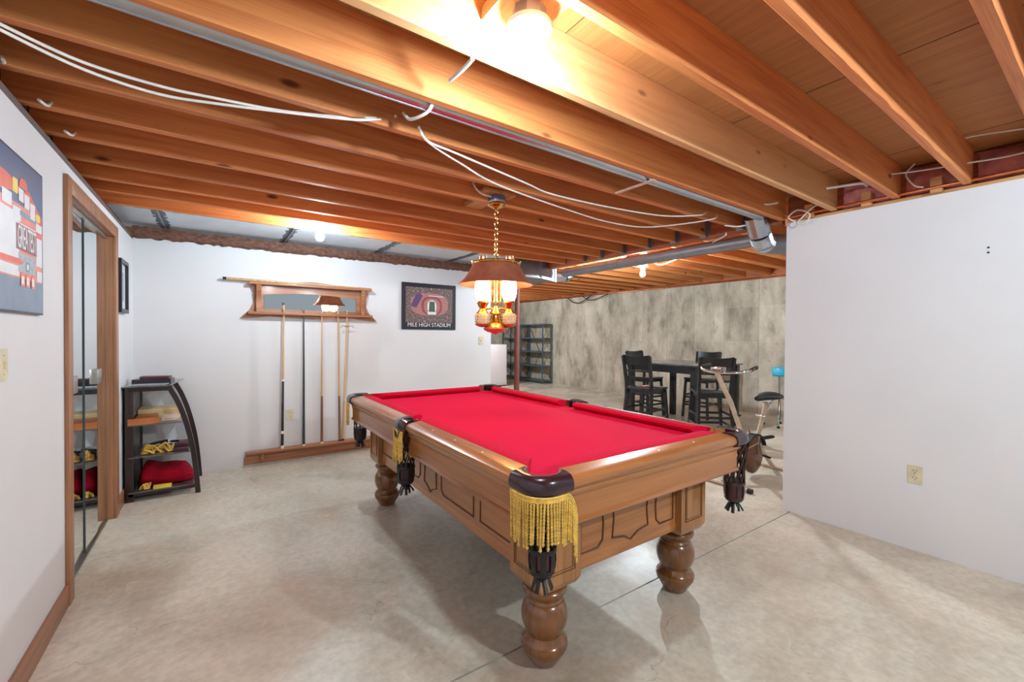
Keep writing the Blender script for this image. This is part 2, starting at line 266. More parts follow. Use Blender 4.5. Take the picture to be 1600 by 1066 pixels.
# ------------------------------------------------------------------ mesh helpers
class MB:
    def __init__(s): s.bm = bmesh.new()
    def face(s, vs, m=0):
        try: f_ = s.bm.faces.new(vs)
        except ValueError: return None
        f_.material_index = m; return f_
    def box(s, x0, x1, y0, y1, z0, z1, m=0, bev=0):
        v = [s.bm.verts.new(p) for p in ((x0,y0,z0),(x1,y0,z0),(x1,y1,z0),(x0,y1,z0),(x0,y0,z1),(x1,y0,z1),(x1,y1,z1),(x0,y1,z1))]
        fs = [s.face([v[i] for i in q], m) for q in ((3,2,1,0),(4,5,6,7),(0,1,5,4),(1,2,6,5),(2,3,7,6),(3,0,4,7))]
        if bev:
            es = list({e for f_ in fs for e in f_.edges})
            r_ = bmesh.ops.bevel(s.bm, geom=es, offset=bev, segments=2, profile=.6, affect='EDGES')
            for f_ in r_['faces']: f_.material_index = m
        return s
    def bar(s, a, b, w, h, m=0, up=(0,0,1), bev=0):
        a, b = Vector(a), Vector(b); d = (b-a).normalized(); up = Vector(up)
        if abs(d.dot(up)) > .97: up = Vector((0,1,0))
        x = d.cross(up).normalized(); y = x.cross(d)
        q = []
        for p in (a, b):
            for sx, sy in ((-1,-1),(1,-1),(1,1),(-1,1)): q.append(s.bm.verts.new(p+x*sx*w/2+y*sy*h/2))
        fs = [s.face([q[i] for i in k], m) for k in ((3,2,1,0),(4,5,6,7),(0,1,5,4),(1,2,6,5),(2,3,7,6),(3,0,4,7))]
        if bev:
            es = list({e for f_ in fs for e in f_.edges}); r_ = bmesh.ops.bevel(s.bm, geom=es, offset=bev, segments=2, affect='EDGES')
            for f_ in r_['faces']: f_.material_index = m
        return s
    def tube(s, pts, r, n=8, m=0, closed=False, flat=1.0):
        pts = [Vector(p) for p in pts]; k = len(pts); rs = r if isinstance(r, (list, tuple)) else [r]*k
        nrm = None; rings = []
        for i, p in enumerate(pts):
            if closed: t = pts[(i+1) % k]-pts[i-1]
            else: t = pts[min(i+1, k-1)]-pts[max(i-1, 0)]
            t.normalize()
            if nrm is None:
                nrm = t.cross(Vector((0,0,1)) if abs(t.z) < .9 else Vector((1,0,0))).normalized()
            else: nrm = (nrm-t*nrm.dot(t)).normalized()
            bn = t.cross(nrm)
            rings.append([s.bm.verts.new(p+(nrm*math.cos(a)+bn*math.sin(a)*flat)*rs[i]) for a in [2*PI*j/n for j in range(n)]])
        for i in range(k if closed else k-1):
            A, B = rings[i], rings[(i+1) % k]
            for j in range(n): s.face([A[j], A[(j+1) % n], B[(j+1) % n], B[j]], m)
        if not closed: s.face(rings[0][::-1], m); s.face(rings[-1], m)
        return s
    def lathe(s, prof, c=(0,0,0), n=24, m=0, axis='Z', mats=None, cap=True):
        c = Vector(c); rings = []
        for r, z in prof:
            ring = []
            for j in range(n):
                a = 2*PI*j/n; x, y = r*math.cos(a), r*math.sin(a)
                p = {'Z': Vector((x,y,z)), 'X': Vector((z,x,y)), 'Y': Vector((y,z,x))}[axis]
                ring.append(s.bm.verts.new(c+p))
            rings.append(ring)
        for i in range(len(rings)-1):
            for j in range(n): s.face([rings[i][j], rings[i][(j+1) % n], rings[i+1][(j+1) % n], rings[i+1][j]], mats[i] if mats else m)
        if cap:
            if prof[0][0] > 1e-5: s.face(rings[0][::-1], mats[0] if mats else m)
            if prof[-1][0] > 1e-5: s.face(rings[-1], mats[-1] if mats else m)
        return s
    def prism(s, poly, fn, d0, d1, m=0):
        """poly: 2-D outline; fn(u, v, d) -> 3-D"""
        A = [s.bm.verts.new(fn(u, v, d0)) for u, v in poly]; B = [s.bm.verts.new(fn(u, v, d1)) for u, v in poly]
        k = len(poly); s.face(A[::-1], m); s.face(B, m)
        for i in range(k): s.face([A[i], A[(i+1) % k], B[(i+1) % k], B[i]], m)
        return s
    def loft(s, secs, m=0, closed=False, cap=True):
        rings = [[s.bm.verts.new(p) for p in sec] for sec in secs]; n = len(rings[0])
        for i in range(len(rings)-1):
            for j in range(n if closed else n-1):
                s.face([rings[i][j], rings[i][(j+1) % n], rings[i+1][(j+1) % n], rings[i+1][j]], m)
        if cap and closed: s.face(rings[0][::-1], m); s.face(rings[-1], m)
        return s
    def build(s, name, mats, parent=None, ang=38, smooth=True, recentre=False):
        if not isinstance(mats, (list, tuple)): mats = [mats]
        bm = s.bm; bmesh.ops.remove_doubles(bm, verts=bm.verts, dist=1e-5)
        bmesh.ops.recalc_face_normals(bm, faces=bm.faces)
        for v in bm.verts: v.co = v.co*S
        loc = Vector((0,0,0))
        if parent is None:
            xs = [v.co for v in bm.verts]
            loc = Vector(((min(p.x for p in xs)+max(p.x for p in xs))/2, (min(p.y for p in xs)+max(p.y for p in xs))/2, min(p.z for p in xs)))
            for v in bm.verts: v.co -= loc
        if smooth:
            for f_ in bm.faces: f_.smooth = True
            for e in bm.edges:
                if len(e.link_faces) != 2 or e.calc_face_angle(0) > R(ang): e.smooth = False
        me = bpy.data.meshes.new(name); bm.to_mesh(me); bm.free()
        for x in mats: me.materials.append(x)
        o = bpy.data.objects.new(name, me); C.objects.link(o); o.location = loc
        if parent is not None: o.parent = parent
        return o
def tag(o, label=None, cat=None, group=None, kind=None):
    if label: o['label'] = label
    if cat: o['category'] = cat
    if group: o['group'] = group
    if kind: o['kind'] = kind
    return o
def thing(name, label, cat, loc=(0,0,0), rz=0, group=None):
    o = bpy.data.objects.new(name, None); C.objects.link(o); o.location = Vector(loc)*S; o.rotation_euler = (0,0,rz)
    o.empty_display_size = .1
    return tag(o, label, cat, group)
def struct(name, mb, m): return tag(mb.build(name, m), kind='structure')
def dup(root, loc, rz, label=None):
    r_ = root.copy(); C.objects.link(r_); r_.location = Vector(loc)*S; r_.rotation_euler = (0,0,rz)
    if label: r_['label'] = label
    for ch in list(root.children):
        c = ch.copy(); C.objects.link(c); c.parent = r_
        for g in ch.children:
            d = g.copy(); C.objects.link(d); d.parent = c
    return r_
def spline(pts, k=8):
    P = [Vector(p) for p in pts]; out = []
    Q = [P[0]*2-P[1]]+P+[P[-1]*2-P[-2]]
    for i in range(1, len(Q)-2):
        for j in range(k):
            t = j/k; a, b, c, d = Q[i-1], Q[i], Q[i+1], Q[i+2]
            out.append(.5*((2*b)+(c-a)*t+(2*a-5*b+4*c-d)*t*t+(3*b-a-3*c+d)*t**3))
    out.append(P[-1]); return out
def textmesh(name, body, size, m, parent, fn, sx=1.0):
    """flat lettering mapped through fn(u, v, d) on to a wall plane (real mesh, no font object left)"""
    cu = bpy.data.curves.new(name, 'FONT'); cu.body = body; cu.size = size; cu.align_x = 'CENTER'; cu.extrude = .001
    t = bpy.data.objects.new('tmp_text', cu); C.objects.link(t)
    dg = bpy.context.evaluated_depsgraph_get(); me = bpy.data.meshes.new_from_object(t.evaluated_get(dg))
    bpy.data.objects.remove(t)
    for v in me.vertices: v.co = Vector(fn(v.co.x*sx, v.co.y, v.co.z))*S
    me.materials.clear(); me.materials.append(m)
    o = bpy.data.objects.new(name, me); C.objects.link(o); o.parent = parent; return o

# ================================================================== SETTING
XL, XR, YB, ZJ, ZS = -.64, 3.85, 5.36, 2.38, 2.60       # left wall, right wall, back wall, joist underside, subfloor
YR = 1.62                                                # end of the right wall
XC, YC, ZF = 8.3, 12.1, 2.55                             # concrete walls, far joist underside
# floor slabs with a saw-cut joint
mb = MB()
g = .0045
mb.box(-1.4, XC+.1, -1.6, 1.565-g, -.12, 0); mb.box(-1.4, XC+.1, 1.565+g, YC+.1, -.12, 0); mb.box(-1.4, XC+.1, 1.565-g, 1.565+g, -.12, -.015, 1)
struct('floor', mb, [M['floor'], M['slot']])
mb = MB(); mb.box(-1.4, 3.97, -1.6, 5.6, ZS, ZS+.02); mb.box(3.97, XC+.1, -1.6, YC+.1, 2.79, 2.81); mb.box(-1.4, 3.97, 5.6, YC+.1, ZS, ZS+.02)
for x in (-.1, 1.12, 2.34, 3.56): mb.box(x, x+.003, -1.6, 5.3, ZS-.0015, ZS, 1)
struct('ceiling', mb, [M['ply'], M['slot']])
# left wall with the closet opening y 3.16..4.42, z < 2.15
D0, D1, DZ = 3.20, 4.40, 2.15
mb = MB(); mb.box(XL-.12, XL, -1.6, D0-.012, 0, 2.30); mb.box(XL-.12, XL, D1+.012, YB, 0, 2.30); mb.box(XL-.12, XL, D0-.012, D1+.012, DZ+.012, 2.30)
struct('wall_left', mb, M['wall'])
mb = MB(); mb.box(XL-.12, XL-.085, -1.6, YB, 2.302, 2.599); mb.box(XL-.085, XL-.002, -1.6, YB, 2.301, 2.335); struct('trim_5', mb, M['rust2'])
mb = MB(); mb.box(XL-.12, 3.33, YB, YB+.12, 0, 2.34); struct('wall_back', mb, M['wall'])
mb = MB(); mb.box(XR, XR+.12, -1.6, YR, 0, 2.355); struct('wall_right', mb, M['wall'])
mb = MB(); mb.box(XC, XC+.15, -1.6, YC, 0, ZF); struct('wall_concrete_right', mb, M['conc_y'])
mb = MB(); mb.box(-1.4, XC+.15, YC, YC+.15, 0, ZF); struct('wall_concrete_back', mb, M['conc_x'])
# screw holes in the right wall
mb = MB()
for z in (1.975, 1.945): mb.lathe([(.006, 0), (.006, -.003)], (XR, .50, z), 10, 0, 'X')
tag(mb.build('screw_hole', M['slot']), 'pair of dark screw holes high on the plain right wall', 'screw hole')
# torn top plate on the back wall
mb = MB(); n = 120; random.seed(3)
secs = []
for i in range(n+1):
    x = XL+.0+(3.33-XL)*i/n; a = random.uniform(-.006, .006); b2 = random.uniform(-.012, .006)
    y0 = YB-.055+random.uniform(-.004, .004)
    secs.append([(x, YB, 2.325+b2), (x, y0+.02, 2.332+b2), (x, y0, 2.345+a), (x, y0-.004, 2.375+random.uniform(-.006, .006)), (x, y0+.004, 2.40), (x, y0, 2.425+a), (x, YB, 2.43)])
mb.loft(secs, closed=True); struct('trim_1', mb, M['rough'])
# baseboards
mb = MB(); mb.box(XL, XL+.014, -1.6, 3.11, 0, .115, bev=.003); struct('baseboard_left', mb, M['trimy'])
mb = MB(); mb.box(XL, XL+.014, 4.50, YB-.002, 0, .115, bev=.003); struct('baseboard_corner', mb, M['trimy'])
# closet door: casing + jambs + tracks (frame) and four mirrored panels
mb = MB()
cw = .085
mb.box(XL+.0005, XL+.018, D0-cw, D0, 0, DZ+cw, bev=.003); mb.box(XL+.0005, XL+.018, D1, D1+cw+.015, 0, DZ+cw, bev=.003); mb.box(XL+.0005, XL+.018, D0, D1, DZ, DZ+cw, bev=.003)
mb.box(XL-.12, XL, D0-.0115, D0, 0, DZ); mb.box(XL-.12, XL, D1, D1+.0115, 0, DZ); mb.box(XL-.12, XL, D0, D1, DZ, DZ+.0115)
d1 = struct('door_1', mb, M['trim'])
def child(mb, name, m, par):
    """child built in world coordinates under a recentred mesh parent"""
    o = mb.build(name, m, par); o.location = -par.location; return o
mb = MB(); mb.box(XL-.072, XL-.03, D0, D1, DZ-.022, DZ-.002); mb.box(XL-.072, XL-.03, D0, D1, 0.001, .012); child(mb, 'track', M['alum'], d1)
seam = [D0+.003, 3.50, 3.78, 4.10, D1-.003]
xm = XL-.05
for i in range(4):
    a, b2 = seam[i]+.002, seam[i+1]-.002
    ang = [.0, .006, -.004, .0][i]
    mb = MB(); q = [(xm-.006, a), (xm-.006-ang, b2), (xm+.006-ang, b2), (xm+.006, a)]
    mb.prism(q, lambda u, v, d: (u, v, d), .014, DZ-.024, 0)
    o = child(mb, 'mirror_panel', [M['mirror'], M['mirredge']], d1)
    for p in o.data.polygons:
        if abs(p.normal.x) < .5: p.material_index = 1
for y0, y1 in ((3.36, 3.49), (4.00, 4.13)):
    mb = MB(); mb.box(xm+.007, xm+.030, y0, y1, 1.07, 1.17, bev=.004); child(mb, 'door_handle', M['alum'], d1)

# ================================================================== CEILING FRAMING
YJ = [-.43, -.09, .255, .59, .93, 1.29, 1.645, 1.985, 2.335, 2.66, 2.985, 3.335, 3.675, 3.965, 4.32]
words = ['ceiling joist nearest the camera, above the top edge of the photo', 'ceiling joist almost over the camera at the top edge', 'joist crossing the top right corner of the photo',
 'joist with rough pale waney lower edge, second from the top right corner', 'wide reddish joist just right of the near bare bulb', 'pale knotty joist just left of the near bare bulb',
 'joist with the silver pipe duct running along its far side', 'joist between the silver pipe duct and the loose white cables', 'joist that the loose white cables cross under',
 'joist just in front of the billiard lamp junction box', 'joist just behind the billiard lamp junction box', 'fourth ceiling joist back from the white duct panels',
 'third ceiling joist back from the white duct panels', 'ceiling joist that the back-left bare bulb hangs beside', 'last ceiling joist, resting in front of the white duct panels']
def joist_mesh(x0, x1, z0, z1, wane=0):
    mb = MB(); n = 60; hw = .021; secs = []
    for i in range(n+1):
        x = x0+(x1-x0)*i/n; wv = wane*(.004+.006*random.random()) if wane else random.random()*.0012
        secs.append([(x, -hw+.003+wv, z0), (x, hw-.003, z0), (x, hw, z0+.003), (x, hw, z1), (x, -hw, z1), (x, -hw, z0+.003+wv*1.2)])
    mb.loft(secs, closed=True); return mb
jo = None
for i, y in enumerate(YJ):
    wn_ = i == 3
    if i in (0, 3, 5) or jo is None:
        mb = joist_mesh(-.72, 3.835, ZJ, ZS-.002, wn_)
        o = mb.build('ceiling_joist', M['joistpale'] if i == 5 else M['joist'])
        if i == 0: jo = o
        o.location = Vector((o.location.x, y*S, ZJ*S))
    else:
        o = jo.copy(); C.objects.link(o); o.location = Vector((jo.location.x, y*S, ZJ*S))
    tag(o, words[i], 'joist', 'ceiling joists over the billiard room')
# blocks closing the bays over the left wall
# far bay joists
fj = None
k = 0; y = 1.55
while y < YC-.1:
    if fj is None:
        mb = joist_mesh(3.98, XC-.035, ZF, 2.788); fj = mb.build('far_joist', M['joist']); o = fj
    else: o = fj.copy(); C.objects.link(o)
    o.location = Vector((fj.location.x, y*S, ZF*S)); ORD = 'first second third fourth fifth sixth seventh eighth ninth tenth eleventh twelfth thirteenth fourteenth fifteenth sixteenth seventeenth eighteenth nineteenth twentieth twenty-first twenty-second twenty-third twenty-fourth twenty-fifth'.split()
    tag(o, ORD[k]+' brown floor joist of the far bay, counted from the right wall', 'joist', 'floor joists over the far bay')
    y += .44; k += 1
# support beam with hangers
bt = thing('support_beam', 'long wooden support beam carrying the joist ends beside the round trunk duct', 'beam', (3.90, 0, 2.365))
mb = MB(); mb.box(-.045, .045, YR+.05, YC-.02, 0, .225, bev=.004); mb.build('timber', M['beam'], bt)
for y in YJ[7:14]:
    mb = MB(); mb.box(-.085, -.047, y-.03, y-.0225, .01, .16); mb.box(-.085, -.047, y+.0225, y+.03, .01, .16); mb.box(-.085, -.047, y-.03, y+.03, .004, .012)
    mb.box(-.050, -.046, y-.055, y-.02, .01, .17); mb.box(-.050, -.046, y+.02, y+.055, .01, .17)
    mb.build('joist_hanger', M['galvd'], bt)
# plate and short studs over the right wall, insulation behind
mb = MB(); mb.box(XR+.005, XR+.115, -1.6, YR, 2.356, 2.378, bev=.003); struct('trim_2', mb, M['blockw'])
mb = MB(); mb.box(3.975, 4.0, -1.6, 1.66, 2.36, 2.789); struct('light_block', mb, M['beam'])  # unseen board added to stop light leaking in behind the insulation
for i, (y0, y1) in enumerate([(-.06, .23), (.285, .56), (.62, .90), (.96, 1.26)]):
    random.seed(20+i); mb = MB(); n = 14; secs = []
    for a in range(n+1):
        u = a/n; row = []
        for b2 in range(9):
            v = b2/8; row.append((3.93-.05*math.sin(PI*u)*math.sin(PI*v)+random.uniform(-.012, .012), y0+(y1-y0)*u, 2.382+.205*v))
        row += [(3.97, y0+(y1-y0)*u, 2.587), (3.97, y0+(y1-y0)*u, 2.382)]
        secs.append(row)
    mb.loft(secs, closed=True)
    tag(mb.build('insulation_batt', M['pink'], ang=80), ['pink insulation batt stuffed in the top right corner bay', 'pink insulation batt in the bay left of the top right corner', 'pink insulation batt above the right wall, third bay from the right edge', 'pink insulation batt nearest the free end of the right wall'][i], 'insulation', 'insulation batts above the right wall')
for i, y in enumerate((.70, 1.06, 1.42)):
    mb = MB(); mb.box(3.80, 3.845, y, y+.055, 2.362, 2.46, bev=.002)
    tag(mb.build('cripple_block', M['blockw']), ['short pale wood block above the right wall, nearest the right edge', 'short pale wood block above the middle of the visible right wall top', 'short pale wood block above the free end of the right wall'][i], 'wood block', 'wood blocks above the right wall')
# white duct panels above the back wall
mb = MB(); mb.box(-.72, 3.2, 4.60, 5.55, 2.455, 2.56)
for x in (-.40, .63, 1.67, 2.69): mb.box(x-.022, x+.022, 4.60, 5.55, 2.450, 2.456, 1); mb.box(x-.006, x+.006, 4.60, 5.55, 2.436, 2.452, 2)
random.seed(5)
for xa in range(-14, 63):
    x = xa*.05; mb.box(x, x+.05, 4.60, 4.63+random.random()*.05, 2.4525, 2.456, 1)
    for xs in (-.40, .63, 1.67, 2.69):
        pass
for xs in (-.40, .63, 1.67, 2.69):
    for j in range(19):
        y = 4.6+j*.05; a = random.uniform(.03, .055); mb.box(xs-a, xs+a*.9, y, y+.05, 2.4527, 2.456, 1)
tag(mb.build('flat_duct', [M['foil'], M['seam'], M['galvd']]), 'flat white duct panels with grey taped seams above the back wall', 'duct')
# plenum box at the right end of the flat duct
pb = thing('plenum_box', 'grey sheet metal plenum box behind the hanging lamp shade', 'duct', (0, 0, 0))
mb = MB(); mb.prism([(3.22, 4.60), (3.66, 4.60), (4.06, 4.78), (4.06, 5.40), (3.22, 5.40)], lambda u, v, d: (u, v, d), 2.215, 2.453); mb.build('box', M['galvd'], pb)
mb = MB(); mb.box(3.653, 3.672, 4.588, 4.607, 2.205, 2.453); mb.box(3.22, 3.66, 4.590, 4.60, 2.205, 2.222); mb.bar((3.66, 4.592, 2.213), (4.06, 4.772, 2.213), .016, .016); mb.box(4.05, 4.075, 4.765, 4.79, 2.205, 2.453); mb.build('corner_seam', M['galvd'], pb)
# round trunk duct beside the beam, with its two elbows
dt = thing('trunk_duct', 'long round galvanised duct running beside the support beam', 'duct', (0, 0, 0))
mb = MB(); mb.tube([(4.10, 1.90, 2.32), (4.10, 4.62, 2.32)], .062, 20)
for y in (2.7, 3.6): mb.tube([(4.10, y, 2.32), (4.10, y+.02, 2.32)], .065, 20)
mb.build('pipe', M['galvd'], dt)
mb = MB(); arc = [(4.10-.0, 4.60, 2.32)]+[(4.10+.14-.14*math.cos(a), 4.62+.16*math.sin(a), 2.32-.02*math.sin(a)) for a in [PI*.5*j/6 for j in range(1, 7)]]
segs = [(4.06, 4.86, 2.315), (4.17, 4.83, 2.30), (4.26, 4.80, 2.295), (4.33, 4.80, 2.33), (4.36, 4.82, 2.40)]
for a_, b_2 in zip(segs, segs[1:]): mb.tube([a_, b_2], .082, 16)
mb.build('end_elbow', M['galv'], dt, ang=25)
eb = thing('duct_elbow', 'shiny segmented duct elbow dropping from the joist bay at the end of the right wall', 'duct', (0, 0, 0))
def segmented(mb, pts, r, n=14):
    for i in range(len(pts)-1):
        a, b2 = Vector(pts[i]), Vector(pts[i+1]); d = (b2-a)*.04
        mb.tube([a-d, b2+d], r, n); mb.tube([b2-d*1.2, b2+d*1.2], r*1.05, n)
mb = MB(); segmented(mb, [(3.70, 1.80, 2.43), (3.74, 1.80, 2.37), (3.79, 1.80, 2.29), (3.86, 1.81, 2.235), (3.96, 1.83, 2.24)], .085); mb.build('gore_sections', M['galv'], eb, ang=20)
mb = MB(); mb.tube([(3.96, 1.83, 2.24), (4.30, 1.70, 2.25), (4.9, 1.45, 2.26)], .088, 18)
mb.build('branch_pipe', M['galvd'], eb)
# slim duct lying along the joist bay
mb = MB(); mb.tube([(-.60, 1.712, 2.412), (3.66, 1.74, 2.412)], .036, 16); mb.tube([(-.60, 1.712, 2.377), (3.62, 1.735, 2.377)], .003, 6)
tag(mb.build('pipe_duct', M['galv']), 'slim silver duct running the length of a joist bay', 'duct')
# copper pipes
mb = MB(); mb.tube([(3.80, -1.5, 2.392), (3.80, 1.45, 2.392), (3.80, 1.66, 2.388)], .0095, 10)
tag(mb.build('copper_pipe', M['pipec']), 'thin copper pipe along the top of the right wall', 'pipe')
mb = MB(); mb.tube([(XC-.06, 1.8, ZF-.035), (XC-.06, YC-.1, ZF-.035)], .016, 10)
tag(mb.build('copper_pipe', M['pipec']), 'copper pipe along the top of the concrete wall in the far bay', 'pipe')
mb = MB(); mb.box(XC-.03, XC+.15, -1.6, YC, ZF-.012, ZF+.238); struct('trim_3', mb, M['beam'])
# steel post
sp = thing('steel_post', 'red-brown steel post standing behind the far corner of the billiard table', 'post', (3.90, 5.50, 0))
mb = MB(); mb.lathe([(.043, .012), (.043, 2.345)], n=20); mb.build('pole', M['rust'], sp)
mb = MB(); mb.box(-.09, .09, -.09, .09, 0, .012); mb.build('base_plate', M['rust'], sp)
mb = MB(); mb.box(-.07, .07, -.07, .07, 2.345, 2.364); mb.build('cap_plate', M['rust'], sp)

# cables
def cable(pts, label, r=.0055, m='white', name='electrical_cable', k=6):
    mb = MB(); mb.tube(spline(pts, k), r, 6); return tag(mb.build(name, M[m]), label, 'cable')
cable([(-.62,1.96,2.385),(-.54,1.99,2.365),(-.38,2.09,2.362),(-.17,2.12,2.362),(-.01,2.10,2.362),(.23,2.06,2.365),(.44,2.00,2.378),(.60,1.955,2.40)], 'white cable sagging at the top left, the straighter one of the pair')
cable([(-.62,1.97,2.375),(-.55,2.00,2.355),(-.38,2.12,2.350),(-.18,2.165,2.350),(.01,2.12,2.352),(.25,2.05,2.36),(.50,1.975,2.372),(.62,1.955,2.40)], 'white cable sagging at the top left, the lower one of the pair')
cable([(.80,1.955,2.42),(.86,1.975,2.37),(1.02,2.0,2.362),(1.57,2.13,2.358),(1.80,2.19,2.358),(2.15,2.19,2.36),(2.5,2.15,2.358),(2.88,2.08,2.362),(3.11,1.94,2.374),(3.2,1.93,2.41)], 'upper of two white cables sagging toward the right wall')
cable([(.80,1.96,2.42),(.86,1.975,2.366),(1.10,2.09,2.355),(1.45,2.23,2.345),(2.23,2.39,2.35),(2.65,2.43,2.35),(3.0,2.36,2.35),(3.21,2.10,2.36),(3.32,1.94,2.38),(3.35,1.93,2.41)], 'lower of two white cables sagging toward the right wall')
cable([(3.80,2.10,2.362),(3.90,2.20,2.352),(4.6,3.0,2.40),(5.23,3.80,2.45),(5.6,4.2,2.545)], 'pale cable slanting across the far bay ceiling', .007)
cable([(.735,1.315,2.381),(.733,1.36,2.377),(.73,1.42,2.377),(.728,1.475,2.381)], 'short white cable stub left of the near bulb', .008)
cable([(.75,1.668,2.40),(.735,1.70,2.36),(.70,1.80,2.36),(.69,1.86,2.41)], 'short white cable end crossing the silver pipe duct', .007)
cable([(.69,1.96,2.44),(.685,2.02,2.42),(.68,2.06,2.44)], 'tiny white cable stub above the loose cables', .007)
for p, l in (([(-.63,2.315,2.405),(-.615,2.28,2.372),(-.605,2.24,2.365)], 'white cable stub over the left wall, nearest the left edge'), ([(-.575,2.642,2.405),(-.58,2.60,2.372),(-.59,2.54,2.365)], 'white cable stub over the left wall above the poster'), ([(-.565,2.968,2.405),(-.57,2.92,2.372),(-.58,2.86,2.365)], 'white cable stub over the left wall near the closet')):
    cable(p, l, .006)
cable([(3.60,1.31,2.50),(3.66,1.24,2.505),(3.74,1.10,2.51),(3.80,1.08,2.50)], 'white cable end above the left part of the right wall', .009)
cable([(3.62,.96,2.50),(3.72,.80,2.50),(3.80,.60,2.50),(3.88,.62,2.5)], 'thin white cable crossing the insulation in the middle bay', .005)
cable([(3.55,.66,2.56),(3.62,.55,2.60),(3.72,.30,2.59)], 'white cable curving under the plywood at the top right', .006)
cable([(3.62,.56,2.45),(3.74,.40,2.47),(3.80,.2,2.50)], 'thin white cable in the top right corner bay', .005)
cable([(3.75,.82,2.56),(3.74,.86,2.50),(3.75,.82,2.42),(3.77,.78,2.40)], 'looping white cable hanging in front of the pink insulation', .005)
random.seed(9)
cable([(3.78,1.30,2.44),(3.74,1.38,2.42),(3.76,1.47,2.36),(3.78,1.51,2.33),(3.77,1.46,2.31),(3.76,1.42,2.37),(3.75,1.50,2.42),(3.76,1.57,2.38),(3.79,1.53,2.34)], 'tangle of white cable at the top corner of the right wall', .005)
cable([(3.40,1.66,2.47),(3.50,1.62,2.45),(3.60,1.58,2.47)], 'short white cable near the duct elbow', .006)
cable([(3.56,1.98,2.37),(3.62,1.90,2.355),(3.70,1.84,2.37)], 'white cable end beside the duct elbow', .006)
cable([(XC-.08,9.1,2.50),(XC-.10,8.9,2.38),(XC-.10,8.7,2.33),(XC-.10,8.5,2.36),(XC-.08,8.2,2.5)], 'black cable loop hanging on the far concrete wall', .014, 'rubber')
cable([(XC-.08,8.5,2.50),(XC-.10,8.3,2.40),(XC-.10,8.1,2.38),(XC-.10,7.8,2.44),(XC-.08,7.6,2.5)], 'second black cable loop on the far concrete wall', .012, 'rubber')
mb = MB(); mb.bar((2.20,1.665,2.376), (2.20,1.97,2.376), .03, .004); tag(mb.build('hanger_strap', M['strap']), 'pale strap holding up the silver pipe duct', 'strap')

# ================================================================== BARE BULB FIXTURES
def fixture(loc, label, bulbmat, box=True, arm=0):
    t = thing('bulb_fixture', label, 'light fixture', loc, 0, 'bare bulb fixtures')
    mb = MB(); mb.lathe([(.0, .0), (.07, 0), (.075, .006), (.075, .02), (.05, .034), (.03, .04), (.026, .05)][::-1] if 0 else [(0, 0), (.066, 0), (.075, -.008), (.073, -.022), (.045, -.030), (.034, -.034), (.033, -.062), (.0, -.062)], n=32)
    mb.build('porcelain_base', M['porc'], t)
    mb = MB(); mb.lathe([(0, -.062), (.016, -.062), (.017, -.080), (.030, -.100), (.036, -.122), (.033, -.146), (.020, -.162), (0, -.166)], n=20); mb.build('bulb', bulbmat, t)
    if box:
        mb = MB(); mb.lathe([(0, .045), (.055, .045), (.058, 0), (0, 0)], n=8); mb.build('junction_box', M['steel'], t)
    return t
fixture((.845, 1.135, 2.44), 'lit bare bulb in a white porcelain base at the top centre', M['bulb'])
mb = MB(); mb.box(.74, .94, 1.0, 1.265, 2.486, 2.53); tag(mb.build('mounting_block', M['blockw']), 'wood block between joists holding the near bare bulb', 'wood block')
fixture((.77, 4.15, 2.425), 'lit bare bulb below the back joists, above the cue rack', M['bulbback'])
mb = MB(); mb.box(.68, .86, 3.99, 4.295, 2.472, 2.51); tag(mb.build('mounting_block', M['blockw']), 'wood block holding the bare bulb above the cue rack', 'wood block')
fixture((5.00, 3.97, 2.44), 'lit bare bulb in the far bay behind the round duct', M['bulbfar'])
mb = MB(); mb.box(4.92, 5.10, 3.78, 4.17, 2.487, 2.53); tag(mb.build('mounting_block', M['blockw']), 'wood block holding the bare bulb in the far bay', 'wood block')

fixture((1.9, -1.0, 2.44), 'added fill bulb in a white base behind the camera, out of view', M['fillrear'])  # unseen bulb added to brighten the near floor and walls
mb = MB(); mb.box(1.8, 2.0, -1.15, -.85, 2.486, 2.598); tag(mb.build('mounting_block', M['blockw']), 'added wood block holding the fill bulb behind the camera', 'wood block')
fixture((6.2, .7, 2.47), 'added fill bulb in the far bay, unseen behind the right wall', M['fillhid'])  # unseen bulb added to brighten the concrete wall
fixture((5.2, 9.3, 2.47), 'added fill bulb at the far end of the far bay, out of view', M['bulbfar'])  # unseen bulb added to brighten the far corner
for x_, y_, l_ in ((6.2, .7, 'added wood block holding the fill bulb behind the right wall'), (5.2, 9.3, 'added wood block holding the fill bulb at the far end')):
    mb = MB(); mb.box(x_-.09, x_+.09, y_-.25, y_+.25, 2.517, 2.549); tag(mb.build('mounting_block', M['blockw']), l_, 'wood block')  # blocks carrying the two added bulbs

# ================================================================== HANGING BILLIARD LAMP
LX, LY = 1.655, 2.60
lp = thing('billiard_lamp', 'copper and brass oil-style lamp hanging on a chain over the billiard table', 'hanging lamp', (LX, LY, 0))
mb = MB(); mb.box(-.045, .045, -.045, .045, 2.365, 2.42, bev=.004); mb.build('junction_box', M['steel'], lp)
mb = MB(); mb.lathe([(0, 2.365), (.064, 2.365), (.066, 2.355), (.058, 2.343), (.035, 2.334), (.014, 2.325), (.008, 2.315), (0, 2.315)], n=28); mb.build('canopy', M['brass'], lp)
mb = MB(); z = 2.318; k = 0
while z > 1.955:
    L_a = [(.013*math.cos(a), 0, -.024*math.sin(a)) for a in [2*PI*j/12 for j in range(12)]]
    if k % 2: L_a = [(0, x, zz) for x, y, zz in L_a]
    mb.tube([(x, y, z-.022+zz) for x, y, zz in L_a], .0036, 6, closed=True); z -= .037; k += 1
mb.build('chain', M['brass'], lp)
